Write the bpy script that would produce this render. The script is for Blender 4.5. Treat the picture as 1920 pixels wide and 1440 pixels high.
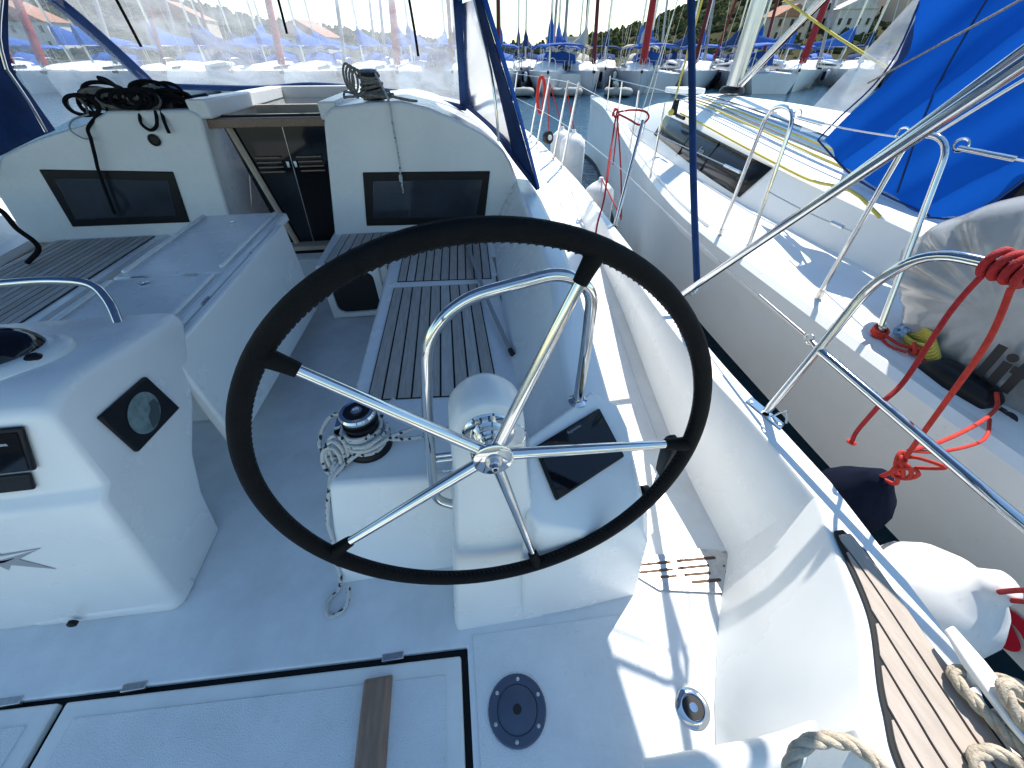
import bpy, bmesh, math, random
from mathutils import Vector as V, Matrix, noise
from math import radians as R, sin, cos, pi
for o in list(bpy.data.objects): bpy.data.objects.remove(o, do_unlink=True)
random.seed(7)
S = bpy.context.scene; COL = S.collection

# ------------------------------------------------------------------ camera, sky, sun, exposure
# metres; X starboard, Y towards the bow, Z up; cockpit sole is z = 0, water is z = -0.85
cd = bpy.data.cameras.new('camera'); cam = bpy.data.objects.new('camera', cd); COL.objects.link(cam)
cam.location = (0, 0, 1.5); cam.rotation_euler = (R(90-41.33), 0, R(-8.5))
cd.sensor_width = 36; cd.lens = 13.22; cd.clip_start = .02; cd.clip_end = 4000
S.camera = cam
SUN_EL, SUN_AZ = R(56), R(42)          # azimuth from the bow towards starboard
w = bpy.data.worlds.new('World'); S.world = w; w.use_nodes = True
wt = w.node_tree; bg = wt.nodes['Background']
sky = wt.nodes.new('ShaderNodeTexSky'); sky.sky_type = 'NISHITA'; sky.sun_disc = False
sky.sun_elevation = SUN_EL; sky.sun_rotation = SUN_AZ; sky.air_density = 1.4; sky.dust_density = 0; sky.ozone_density = 3
tn = wt.nodes.new('ShaderNodeMix'); tn.data_type = 'RGBA'; tn.blend_type = 'MULTIPLY'; tn.inputs[0].default_value = 1; tn.inputs[7].default_value = (.90, 1.0, 1.0, 1)
wt.links.new(sky.outputs[0], tn.inputs[6]); wt.links.new(tn.outputs[2], bg.inputs[0]); bg.inputs[1].default_value = .13
sd = bpy.data.lights.new('sun', 'SUN'); sun = bpy.data.objects.new('sun', sd); COL.objects.link(sun)
sd.energy = 4.7; sd.angle = R(.55); sd.color = (1, .96, .89)
sdir = V((sin(SUN_AZ)*cos(SUN_EL), cos(SUN_AZ)*cos(SUN_EL), sin(SUN_EL)))
sun.rotation_euler = sdir.to_track_quat('Z', 'Y').to_euler()
S.view_settings.view_transform = 'Standard'; S.view_settings.look = 'None'
S.view_settings.exposure = .75; S.view_settings.gamma = 1; S.view_settings.use_curve_mapping = False

# ------------------------------------------------------------------ materials
def nd(t, k, **kw):
    n = t.nodes.new(k)
    for a, b in kw.items(): setattr(n, a, b)
    return n
def mat(name, col, rough=.5, metal=0, spec=.5, bump=0, bscale=200, var=0, vscale=4, col2=None, coat=0, trans=0, detail=3, sheen=0, stretch=None, rvar=0, dirt=0):
    m = bpy.data.materials.new(name); m.use_nodes = True; t = m.node_tree; b = t.nodes['Principled BSDF']
    b.inputs['Base Color'].default_value = (*col, 1); b.inputs['Roughness'].default_value = rough
    b.inputs['Metallic'].default_value = metal; b.inputs['Specular IOR Level'].default_value = spec
    b.inputs['Coat Weight'].default_value = coat; b.inputs['Transmission Weight'].default_value = trans
    if sheen: b.inputs['Sheen Weight'].default_value = sheen
    tc = nd(t, 'ShaderNodeTexCoord'); src = tc.outputs['Object']
    geo = nd(t, 'ShaderNodeNewGeometry'); src = geo.outputs['Position']
    if stretch:
        mp = nd(t, 'ShaderNodeMapping'); mp.inputs['Scale'].default_value = stretch; t.links.new(src, mp.inputs[0]); src = mp.outputs[0]
    if var or col2:
        nz = nd(t, 'ShaderNodeTexNoise'); nz.inputs['Scale'].default_value = vscale; nz.inputs['Detail'].default_value = 6; nz.inputs['Roughness'].default_value = .6
        t.links.new(src, nz.inputs['Vector'])
        mx = nd(t, 'ShaderNodeMix', data_type='RGBA'); c2 = col2 or tuple(max(0, c*(1-var)) for c in col)
        mx.inputs[6].default_value = (*col, 1); mx.inputs[7].default_value = (*c2, 1)
        rp = nd(t, 'ShaderNodeValToRGB'); rp.color_ramp.elements[0].position = .38; rp.color_ramp.elements[1].position = .68
        t.links.new(nz.outputs[0], rp.inputs[0]); t.links.new(rp.outputs[0], mx.inputs[0]); t.links.new(mx.outputs[2], b.inputs['Base Color'])
        if rvar:
            mr = nd(t, 'ShaderNodeMapRange'); mr.inputs[3].default_value = rough; mr.inputs[4].default_value = rough+rvar
            t.links.new(nz.outputs[0], mr.inputs[0]); t.links.new(mr.outputs[0], b.inputs['Roughness'])
    if dirt:
        n3 = nd(t, 'ShaderNodeTexNoise'); n3.inputs['Scale'].default_value = 26; n3.inputs['Detail'].default_value = 9; n3.inputs['Roughness'].default_value = .72; n3.inputs['Distortion'].default_value = .25
        t.links.new(src, n3.inputs['Vector']); r3 = nd(t, 'ShaderNodeValToRGB'); r3.color_ramp.elements[0].position = .60; r3.color_ramp.elements[1].position = .74; r3.color_ramp.elements[1].color = (dirt, dirt, dirt, 1)
        t.links.new(n3.outputs[0], r3.inputs[0]); m3 = nd(t, 'ShaderNodeMix', data_type='RGBA'); m3.inputs[7].default_value = (.30, .27, .23, 1)
        t.links.new(r3.outputs[0], m3.inputs[0]); t.links.new(mx.outputs[2], m3.inputs[6]); t.links.new(m3.outputs[2], b.inputs['Base Color'])
    if bump:
        n2 = nd(t, 'ShaderNodeTexNoise'); n2.inputs['Scale'].default_value = bscale; n2.inputs['Detail'].default_value = detail
        t.links.new(src, n2.inputs['Vector'])
        bp = nd(t, 'ShaderNodeBump'); bp.inputs['Strength'].default_value = bump; bp.inputs['Distance'].default_value = .01
        t.links.new(n2.outputs[0], bp.inputs['Height']); t.links.new(bp.outputs[0], b.inputs['Normal'])
    return m
GEL = mat('white_gelcoat', (.82, .82, .80), .2, spec=.5, var=.08, vscale=2.3, bump=.006, bscale=5, rvar=.14)
GELW = mat('worn_gelcoat', (.78, .78, .75), .3, var=.12, vscale=6, bump=.04, bscale=30, rvar=.15, dirt=.12)
NONSKID = mat('nonskid_gelcoat', (.74, .76, .765), .5, var=.10, vscale=6, bump=.5, bscale=260, dirt=.34)
SOLE = mat('sole_gelcoat', (.73, .75, .76), .38, var=.16, vscale=5, bump=.18, bscale=330, rvar=.15, dirt=.2)
STEEL = mat('stainless_steel', (.70, .70, .69), .05, 1, var=.08, vscale=30, rvar=.05)
STEELW = mat('stainless_brushed', (.62, .6, .57), .24, 1, var=.2, vscale=60, rvar=.15)
LEATHER = mat('black_leather', (.007, .007, .0075), .5, spec=.08, var=.3, vscale=40, bump=.35, bscale=500)
BLACK = mat('black_plastic', (.009, .009, .011), .4, spec=.25, var=.3, vscale=20)
RUBBER = mat('black_rubber', (.015, .015, .016), .7)
GLASSB = mat('black_glass', (.005, .006, .009), .06, spec=.35)
TINT = mat('tinted_acrylic', (.03, .035, .045), .08, spec=.6, var=.3, vscale=4)
TEAK = mat('weathered_teak', (.47, .41, .36), .75, col2=(.35, .305, .265), vscale=14, stretch=(6, .6, 6), bump=.15, bscale=90)
TEAKS = [mat('teak_dark', (.44, .40, .36), .75, col2=(.33, .30, .27), vscale=14, stretch=(6, .6, 6), bump=.15, bscale=90), mat('teak_light', (.54, .50, .46), .75, col2=(.41, .375, .34), vscale=11, stretch=(6, .7, 6), bump=.15, bscale=90)]
TEAK2 = mat('pale_teak', (.42, .355, .30), .75, col2=(.34, .285, .24), vscale=14, stretch=(5, .7, 5), bump=.15, bscale=90)
WOOD = mat('varnished_wood', (.28, .18, .125), .5, col2=(.19, .12, .08), vscale=20, stretch=(4, .5, 4))
WOODT = mat('beige_trim', (.52, .42, .32), .5, var=.2, vscale=12)
CAULK = mat('caulking', (.012, .012, .013), .8)
NAVY = mat('navy_canvas', (.014, .045, .15), .85, var=.35, vscale=9, bump=.2, bscale=700, spec=.2)
BLUE = mat('blue_canvas', (.006, .075, .36), .8, var=.35, vscale=3, bump=.2, bscale=600, sheen=.2)
BLUE2 = mat('blue_cover', (.01, .10, .42), .8, var=.3, vscale=3)
REDR = mat('red_rope', (.46, .014, .016), .8, var=.35, vscale=60, bump=.5, bscale=300)
ORR = mat('orange_rope', (.60, .035, .02), .8, var=.3, vscale=60, bump=.5, bscale=300)
YELR = mat('yellow_rope', (.62, .48, .05), .8, col2=(.45, .40, .12), vscale=80, bump=.4, bscale=300)
BLUR = mat('blue_rope', (.05, .2, .42), .8, col2=(.5, .55, .6), vscale=120)
GREYR = mat('grey_rope', (.30, .28, .25), .85, col2=(.13, .12, .11), vscale=90, bump=.5, bscale=300)
BLKR = mat('black_rope', (.008, .008, .009), .8, spec=.15, bump=.4, bscale=300)
HEMP = mat('mooring_rope', (.50, .43, .33), .85, col2=(.36, .30, .23), vscale=50, bump=.5, bscale=260)
FEND = mat('fender_vinyl', (.76, .75, .73), .4, var=.14, vscale=9, rvar=.2, dirt=.4)
DECKW = mat('deck_white', (.80, .79, .76), .45, var=.06, vscale=2)
HULLW = mat('hull_white', (.86, .845, .80), .2, var=.10, vscale=1.2, coat=.3, rvar=.1, dirt=.2)
HULLF = mat('hull_far', (.66, .67, .68), .4, var=.15, vscale=.6)
BOOT = mat('antifouling', (.03, .05, .045), .8)
MASTM = mat('anodised_mast', (.62, .62, .62), .28, .85, var=.1, vscale=6)
DARKW = mat('dark_window', (.010, .011, .014), .15, spec=.2)
REDS = mat('red_sail', (.45, .02, .02), .8, var=.3, vscale=3)
DREDS = mat('dark_red_sail', (.16, .015, .02), .8, var=.3, vscale=3)
GREYS = mat('grey_sail', (.35, .34, .33), .8, var=.3, vscale=3)
REDT = mat('red_lettering', (.55, .01, .03), .5)
BLKT = mat('black_lettering', (.015, .015, .017), .6)
GREYT = mat('grey_lettering', (.30, .31, .33), .5)
NAVYF = mat('navy_fleece', (.008, .012, .028), .95, var=.3, vscale=20, bump=.5, bscale=500, spec=.1)
PLATE = mat('blue_grey_plastic', (.055, .075, .12), .4, var=.15, vscale=12)
DISH = mat('chart_display', (.20, .27, .27), .3, col2=(.10, .15, .15), vscale=35)

def braid(name, c1, c2, scale=110):
    m = bpy.data.materials.new(name); m.use_nodes = True; t = m.node_tree; b = t.nodes['Principled BSDF']
    b.inputs['Roughness'].default_value = .8
    geo = nd(t, 'ShaderNodeNewGeometry'); vo = nd(t, 'ShaderNodeTexVoronoi'); vo.inputs['Scale'].default_value = scale
    t.links.new(geo.outputs['Position'], vo.inputs['Vector'])
    rp = nd(t, 'ShaderNodeValToRGB'); rp.color_ramp.interpolation = 'CONSTANT'
    rp.color_ramp.elements[0].color = (*c1, 1); rp.color_ramp.elements[1].color = (*c2, 1); rp.color_ramp.elements[1].position = .87
    sp = nd(t, 'ShaderNodeSeparateColor'); t.links.new(vo.outputs['Color'], sp.inputs[0]); t.links.new(sp.outputs[0], rp.inputs[0])
    t.links.new(rp.outputs[0], b.inputs['Base Color'])
    bp = nd(t, 'ShaderNodeBump'); bp.inputs['Strength'].default_value = .6; bp.inputs['Distance'].default_value = .004
    t.links.new(vo.outputs['Distance'], bp.inputs['Height']); t.links.new(bp.outputs[0], b.inputs['Normal'])
    return m
BRAID = braid('flecked_rope', (.52, .52, .50), (.015, .018, .03))

def vinyl(name, cl=.30, tint=(.86, .88, .92)):
    m = bpy.data.materials.new(name); m.use_nodes = True; t = m.node_tree; t.nodes.remove(t.nodes['Principled BSDF'])
    out = t.nodes['Material Output']
    tr = nd(t, 'ShaderNodeBsdfTransparent'); tr.inputs[0].default_value = (.93, .95, .97, 1)
    tl = nd(t, 'ShaderNodeBsdfTranslucent'); tl.inputs[0].default_value = (*tint, 1)
    df = nd(t, 'ShaderNodeBsdfDiffuse'); df.inputs[0].default_value = (*tint, 1)
    gl = nd(t, 'ShaderNodeBsdfGlossy'); gl.inputs['Roughness'].default_value = .12
    geo = nd(t, 'ShaderNodeNewGeometry'); mp = nd(t, 'ShaderNodeMapping'); mp.inputs['Scale'].default_value = (2.2, 2.2, 5); mp.inputs['Rotation'].default_value = (.3, .6, .4)
    t.links.new(geo.outputs['Position'], mp.inputs[0])
    nz = nd(t, 'ShaderNodeTexNoise'); nz.inputs['Scale'].default_value = 1.6; nz.inputs['Detail'].default_value = 8; nz.inputs['Distortion'].default_value = .8
    t.links.new(mp.outputs[0], nz.inputs['Vector'])
    mr = nd(t, 'ShaderNodeMapRange'); mr.inputs[1].default_value = .3; mr.inputs[2].default_value = .75; mr.inputs[3].default_value = cl*.75; mr.inputs[4].default_value = cl*1.35
    t.links.new(nz.outputs[0], mr.inputs[0])
    bp = nd(t, 'ShaderNodeBump'); bp.inputs['Strength'].default_value = .1; bp.inputs['Distance'].default_value = .02
    t.links.new(nz.outputs[0], bp.inputs['Height']); t.links.new(bp.outputs[0], gl.inputs['Normal'])
    a = nd(t, 'ShaderNodeMixShader'); a.inputs[0].default_value = .35; t.links.new(tl.outputs[0], a.inputs[1]); t.links.new(df.outputs[0], a.inputs[2])
    b = nd(t, 'ShaderNodeMixShader'); t.links.new(mr.outputs[0], b.inputs[0]); t.links.new(tr.outputs[0], b.inputs[1]); t.links.new(a.outputs[0], b.inputs[2])
    fr = nd(t, 'ShaderNodeFresnel'); fr.inputs[0].default_value = 1.15
    c = nd(t, 'ShaderNodeMixShader'); t.links.new(fr.outputs[0], c.inputs[0]); t.links.new(b.outputs[0], c.inputs[1]); t.links.new(gl.outputs[0], c.inputs[2])
    t.links.new(c.outputs[0], out.inputs[0]); return m
VINYL = vinyl('clear_vinyl', .26)
VINYL2 = vinyl('milky_vinyl', .42)
def canopy(name, col):
    m = bpy.data.materials.new(name); m.use_nodes = True; t = m.node_tree; t.nodes.remove(t.nodes['Principled BSDF'])
    d = nd(t, 'ShaderNodeBsdfDiffuse'); d.inputs[0].default_value = (*col, 1)
    l = nd(t, 'ShaderNodeBsdfTranslucent'); l.inputs[0].default_value = (*col, 1)
    a = nd(t, 'ShaderNodeMixShader'); a.inputs[0].default_value = .3
    t.links.new(d.outputs[0], a.inputs[1]); t.links.new(l.outputs[0], a.inputs[2]); t.links.new(a.outputs[0], t.nodes['Material Output'].inputs[0]); return m
CANOPY = canopy('canopy_blue', (.06, .22, .58)); PALEC = canopy('pale_canopy', (.17, .275, .48))
BLUEC = canopy('blue_canvas_sheet', (.008, .10, .50))
BAGM = vinyl('grey_bag_vinyl', 1.15, (.26, .26, .26))

# ------------------------------------------------------------------ mesh helpers
OFF = {}
def tag(o, label=None, cat=None, group=None, kind=None):
    if label: o['label'] = label
    if cat: o['category'] = cat
    if group: o['group'] = group
    if kind: o['kind'] = kind
    return o
def thing(name, loc, label=None, cat=None, group=None):
    o = bpy.data.objects.new(name, None); COL.objects.link(o); o.location = loc; o.empty_display_size = .1
    OFF[o.name] = V(loc); return tag(o, label, cat, group)
def M(name, vs, fs, m, parent=None, smooth=35, bevel=0, seg=2, sub=0, solid=0):
    me = bpy.data.meshes.new(name); vs = [V(v) for v in vs]
    if parent: off = OFF[parent.name]
    else:
        off = sum(vs, V())/len(vs); off.z = min(v.z for v in vs)
    me.from_pydata([v-off for v in vs], [], fs); me.materials.append(m)
    bm = bmesh.new(); bm.from_mesh(me); bmesh.ops.recalc_face_normals(bm, faces=bm.faces); bm.to_mesh(me); bm.free()
    if smooth:
        for p in me.polygons: p.use_smooth = True
        if not sub: me.set_sharp_from_angle(angle=R(smooth))
    o = bpy.data.objects.new(name, me); COL.objects.link(o); OFF[o.name] = off
    if parent: o.parent = parent
    else: o.location = off
    if solid:
        k = o.modifiers.new('solid', 'SOLIDIFY'); k.thickness = solid; k.offset = 0
    if bevel:
        k = o.modifiers.new('bevel', 'BEVEL'); k.width = bevel; k.segments = seg; k.limit_method = 'ANGLE'; k.angle_limit = R(25)
    if sub:
        k = o.modifiers.new('sub', 'SUBSURF'); k.levels = sub; k.render_levels = sub
    return o
def box(name, lo, hi, m, parent=None, bevel=.006, seg=2):
    (a, b, c), (d, e, f) = lo, hi
    vs = [(a,b,c),(d,b,c),(d,e,c),(a,e,c),(a,b,f),(d,b,f),(d,e,f),(a,e,f)]
    return M(name, vs, [(0,3,2,1),(4,5,6,7),(0,1,5,4),(1,2,6,5),(2,3,7,6),(3,0,4,7)], m, parent, bevel=bevel, seg=seg)
def prism(name, poly, ext, m, parent=None, bevel=0, seg=2, smooth=35):
    n = len(poly); e = V(ext); vs = [V(p) for p in poly]+[V(p)+e for p in poly]
    fs = [tuple(range(n)), tuple(range(2*n-1, n-1, -1))]+[(i, (i+1) % n, n+(i+1) % n, n+i) for i in range(n)]
    return M(name, vs, fs, m, parent, bevel=bevel, seg=seg, smooth=smooth)
def loft(name, secs, m, parent=None, closed=True, cap=True, bevel=0, seg=2, smooth=35, sub=0, solid=0):
    n = len(secs[0]); vs = [V(p) for s in secs for p in s]; fs = []
    for i in range(len(secs)-1):
        for j in range(n if closed else n-1):
            k = (j+1) % n; fs.append((i*n+j, i*n+k, (i+1)*n+k, (i+1)*n+j))
    if closed and cap: fs += [tuple(range(n)), tuple(range((len(secs)-1)*n, len(secs)*n))]
    return M(name, vs, fs, m, parent, bevel=bevel, seg=seg, smooth=smooth, sub=sub, solid=solid)
def crom(pts, k=6, closed=False):
    P = [V(p) for p in pts]; n = len(P); out = []
    for i in range(n if closed else n-1):
        g = (lambda j: P[j % n]) if closed else (lambda j: P[min(max(j, 0), n-1)])
        a, b, c, d = g(i-1), g(i), g(i+1), g(i+2)
        for s in range(k):
            t = s/k; out.append(.5*((2*b)+(c-a)*t+(2*a-5*b+4*c-d)*t*t+(3*b-a-3*c+d)*t**3))
    if not closed: out.append(P[-1])
    return out
def tubegeo(path, r, n=10, closed=False, caps=True):
    P = [V(p) for p in path]; N = len(P); rr = r if isinstance(r, (list, tuple)) else [r]*N
    T = [(P[(i+1) % N if closed else min(i+1, N-1)]-P[(i-1) % N if closed else max(i-1, 0)]).normalized() for i in range(N)]
    u = T[0].orthogonal().normalized(); vs = []; fs = []
    for i in range(N):
        u = (u-T[i]*u.dot(T[i])).normalized(); v = T[i].cross(u)
        vs += [P[i]+(u*cos(2*pi*j/n)+v*sin(2*pi*j/n))*rr[i] for j in range(n)]
    for i in range(N if closed else N-1):
        k = (i+1) % N
        fs += [(i*n+j, i*n+(j+1) % n, k*n+(j+1) % n, k*n+j) for j in range(n)]
    if not closed and caps: fs += [tuple(range(n)), tuple(range((N-1)*n, N*n))]
    return vs, fs
def tube(name, pts, r, m, parent=None, n=10, k=6, closed=False, straight=False):
    path = pts if straight else crom(pts, k, closed)
    if isinstance(r, (list, tuple)) and len(r) != len(path):
        q = len(path)-1; r = [r[0]+(r[-1]-r[0])*i/q for i in range(q+1)]
    vs, fs = tubegeo(path, r, n, closed); return M(name, vs, fs, m, parent, smooth=50)
def fillet(pts, rad, k=6):
    P = [V(p) for p in pts]; out = [P[0]]
    for i in range(1, len(P)-1):
        a, b, c = P[i-1], P[i], P[i+1]; d = min(rad, (a-b).length*.49, (c-b).length*.49)
        p, q = b+(a-b).normalized()*d, b+(c-b).normalized()*d
        out += [p*(1-t)**2+b*2*t*(1-t)+q*t*t for t in [j/k for j in range(k+1)]]
    return out+[P[-1]]
def pipe(name, pts, r, m, parent=None, rad=.06, n=14):
    vs, fs = tubegeo(fillet(pts, rad), r, n); return M(name, vs, fs, m, parent, smooth=50)
def lathe(name, prof, o, axis, m, parent=None, n=28, smooth=35):
    a = V(axis).normalized(); u = a.orthogonal().normalized(); v = a.cross(u); vs = []; fs = []; o = V(o)
    for r, h in prof: vs += [o+a*h+(u*cos(2*pi*j/n)+v*sin(2*pi*j/n))*max(r, 1e-4) for j in range(n)]
    for i in range(len(prof)-1): fs += [(i*n+j, i*n+(j+1) % n, (i+1)*n+(j+1) % n, (i+1)*n+j) for j in range(n)]
    fs += [tuple(range(n)), tuple(range((len(prof)-1)*n, len(prof)*n))]
    return M(name, vs, fs, m, parent, smooth=smooth)
def strands(name, pts, r, m, parent=None, turns=None, k=10, ns=3, pitch=None):
    P = crom(pts, k); L = sum((P[i+1]-P[i]).length for i in range(len(P)-1)); pitch = pitch or r*7
    # resample evenly
    N = max(12, int(L/pitch*12)); Q = []; acc = 0; i = 0; seg = (P[1]-P[0]).length
    for s in range(N+1):
        d = L*s/N
        while i < len(P)-2 and acc+seg < d: acc += seg; i += 1; seg = (P[i+1]-P[i]).length
        Q.append(P[i].lerp(P[i+1], min(1, (d-acc)/max(seg, 1e-6))))
    T = [(Q[min(j+1, N)]-Q[max(j-1, 0)]).normalized() for j in range(N+1)]
    u = T[0].orthogonal().normalized(); U = []
    for j in range(N+1): u = (u-T[j]*u.dot(T[j])).normalized(); U.append(u)
    vs = []; fs = []
    for q in range(ns):
        path = []
        for j in range(N+1):
            a = 2*pi*(L*j/N/pitch)+2*pi*q/ns; path.append(Q[j]+(U[j]*cos(a)+T[j].cross(U[j])*sin(a))*r*.5)
        a, b = tubegeo(path, r*.56, 8); o = len(vs); vs += a; fs += [tuple(x+o for x in f) for f in b]
    return M(name, vs, fs, m, parent, smooth=60)
def text(name, s, size, loc, right, upv, m, parent=None, depth=.0008, align='LEFT', bold=0):
    cu = bpy.data.curves.new(name, 'FONT'); cu.body = s; cu.size = size; cu.extrude = depth; cu.align_x = align; cu.offset = bold
    t = bpy.data.objects.new(name, cu); COL.objects.link(t); dg = bpy.context.evaluated_depsgraph_get()
    me = bpy.data.meshes.new_from_object(t.evaluated_get(dg)); bpy.data.objects.remove(t)
    r = V(right).normalized(); u = V(upv); u = (u-r*u.dot(r)).normalized(); n = r.cross(u)
    off = OFF[parent.name] if parent else V()
    me.transform(Matrix(((r.x,u.x,n.x,loc[0]-off.x),(r.y,u.y,n.y,loc[1]-off.y),(r.z,u.z,n.z,loc[2]-off.z),(0,0,0,1))))
    me.materials.clear(); me.materials.append(m)
    o = bpy.data.objects.new(name, me); COL.objects.link(o); OFF[o.name] = off
    if parent: o.parent = parent
    return o
def lerp(a, b, t): return V(a).lerp(V(b), t)
def planks(parent, quad, n, m, z0, th=.006, gap=.006, name='plank', k=1):
    # quad: four corners (aft-inner, fwd-inner, fwd-outer, aft-outer) in plan; planks run aft to fwd
    a, b, c, d = [V((*p, z0)) if len(p) == 2 else V(p) for p in quad]
    for i in range(n):
        for s in range(k):
            t0, t1 = i/n, (i+1)/n; e = gap/2/max((d-a).length, .01)
            s0, s1 = s/k, (s+1)/k
            P = []
            for (t, q) in ((t0+e, s0), (t0+e, s1), (t1-e, s1), (t1-e, s0)):
                P.append(a.lerp(d, t).lerp(b.lerp(c, t), q))
            dz = random.uniform(-.0006, .0006)
            o = prism(name, [p+V((0, 0, dz)) for p in P], (0, 0, th), random.choice([m, m]+TEAKS) if m is TEAK else m, parent)

def ringplate(name, c, u, v, ho, hi, rad, depth, m, parent, mback=None):
    # rectangular plate with a rounded rectangular hole and a recess behind it
    c, u, v = V(c), V(u).normalized(), V(v).normalized(); n = u.cross(v); K = 40
    def rr(a, hx, hy, r):
        x, y = cos(a), sin(a); s = min(hx/abs(x) if abs(x) > 1e-6 else 9, hy/abs(y) if abs(y) > 1e-6 else 9); px, py = x*s, y*s
        if r and abs(px) > hx-r and abs(py) > hy-r:
            cx, cy = math.copysign(hx-r, px), math.copysign(hy-r, py); d = V((px-cx, py-cy)); d = d.normalized()*r; px, py = cx+d.x, cy+d.y
        return px, py
    ca = math.atan2(ho[1], ho[0]); A = sorted(set([2*pi*i/K for i in range(K)]+[ca, pi-ca, pi+ca, 2*pi-ca])); N = len(A)
    O = [c+u*p[0]+v*p[1] for p in (rr(a, *ho, 0) for a in A)]; I = [c+u*p[0]+v*p[1] for p in (rr(a, *hi, rad) for a in A)]
    B = [p-n*depth for p in I]; vs = O+I+B
    fs = [(i, (i+1) % N, N+(i+1) % N, N+i) for i in range(N)]+[(N+i, N+(i+1) % N, 2*N+(i+1) % N, 2*N+i) for i in range(N)]
    o = M(name, vs, fs, m, parent)
    if mback: M('recess', B, [tuple(range(N))], mback, o)
    return o

# ------------------------------------------------------------------ our yacht: hull, sole, decks, seats, bulkhead
Y = thing('sailing_yacht', (-1.1, 3, -.85), 'white sailing yacht whose shaded cockpit fills the foreground', 'yacht')
sole = prism('cockpit_sole', [(x, y, 0) for x, y in [(-3.4,.535),(-.095,.385),(-.095,-1.3),(.62,-1.3),(.64,.0),(.80,.29),(.97,.50),(.97,.56),(.59,.56),(.59,3.62),(-3.4,3.62)]], (0, 0, -.03), SOLE, Y, bevel=.006)
box('gutter', (-3.4, -1.3, -.06), (-.07, .56, -.045), RUBBER, Y, bevel=0)
prism('sole_panel', [(x, y, -.001) for x, y in [(-.075,-1.2),(.52,-1.2),(.50,.40),(-.075,.415)]], (0, 0, .004), NONSKID, Y, bevel=.003)
ST = [ # foot, inner top edge, outer top edge of the bulwark, from the stern to the bow
 ((.50,-1.3,0),(.60,-1.3,.45),(.98,-1.3,.45)), ((.55,-.15,0),(.69,-.12,.45),(1.03,-.12,.45)), ((.60,.04,0),(.76,.03,.45),(1.05,.02,.45)),
 ((.77,.31,0),(.89,.20,.45),(1.09,.16,.45)), ((.95,.545,0),(1.035,.505,.45),(1.14,.55,.45)),
 ((.985,.99,0),(1.04,.85,.45),(1.14,.92,.45)), ((1.02,1.4,.05),(1.03,1.3,.45),(1.15,1.35,.45)), ((1.08,2.2,.20),(1.09,2.2,.455),(1.215,2.2,.455)),
 ((1.15,3.3,.33),(1.24,3.3,.47),(1.30,3.4,.47)), ((1.20,4.46,.50),(1.27,4.6,.52),(1.33,4.7,.52)), ((1.12,7.5,.58),(1.19,7.5,.60),(1.25,7.5,.60)),
 ((.55,10,.66),(.61,10,.69),(.67,10,.69)), ((-1.05,13,.75),(-1.0,13.05,.78),(-.96,13.1,.78))]
def dens(rows, k):  # smooth extra stations
    cols = list(zip(*rows)); return list(zip(*[crom(c, k) for c in cols]))
D1 = dens(ST[:5], 3); D = dens(ST[4:], 4)
def bsec(rows):
  secs = []
  for f, ti, to in rows:
      f, ti, to = V(f), V(ti), V(to); nb = 1-.12*max(0, (to.y-4)/9)
      secs.append([f-V((0,0,.02)), f+V((.001,0,.012)), f.lerp(ti, .5), ti-V((.0,0,.007)), ti+V((.006,.0,.0)), to-V((.008,0,0)), to-V((0,0,.008)), V((to.x*nb+(1-nb)*-1.1, to.y, to.z-.5)), V((to.x-.28*1 if to.y < 12 else to.x, to.y, -.9))])
  return secs
secs = bsec(D); loft('bulwark', secs, GEL, Y, closed=False, smooth=40); loft('quarter_wall', bsec(D1), GEL, Y, closed=False, smooth=40)
inn = [(.50,-1.3,.0),(.54,-.15,.0),(.56,.04,.0),(.58,.31,.0),(.575,.75,.003),(.575,.99,.004),(.59,1.4,.05),(.63,2.2,.2),(.63,3.3,.33),(.60,4.46,.5),(.35,7.5,.585),(-.25,10,.66),(-1.2,13,.75)]
rows = [(a, V(b[0])+V((.012, 0, .003))) for a, b in zip(inn, ST)][4:]
rows[0] = ((.575,.555,.003),(.98,.555,.003))
DR = dens(rows, 4)
loft('side_deck', [[a, lerp(a, b, .5), b] for a, b in DR], GELW, Y, closed=False)
pan = [(lerp(a, b, .12)+V((0,0,.0)), lerp(a, b, .80)) for a, b in DR if 1.05 < a.y < 9]
loft('deck_panel', [[a, a+V((.006,0,.007)), b+V((-.006,0,.007)), b] for a, b in pan], NONSKID, Y, closed=False)
# mirrored far side of the hull, only a sliver shows
port = [[V((-2.76-p.x if True else 0, p.y, p.z)) for p in s] for s in secs if s[0].y > 2.0]
loft('port_bulwark', port, GEL, Y, closed=False, smooth=40)
prism('port_deck', [(-4.1,.5,.30),(-3.2,.5,.30),(-3.2,5.2,.52),(-4.1,5.2,.52)], (0,0,-.05), DECKW, Y)
prism('foredeck', [(x, y, .55+.02*(y-5)) for x, y in [(-3.4,4.4),(.62,4.4),(.62,5.2),(.36,7.5),(-.24,10),(-1.2,13),(-1.4,13),(-2.5,10),(-3.1,7.5),(-3.4,5.2)]], (0, 0, -.05), DECKW, Y)
box('transom', (-3.4, -1.36, -.8), (1.0, -1.3, .3), GEL, Y)
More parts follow.
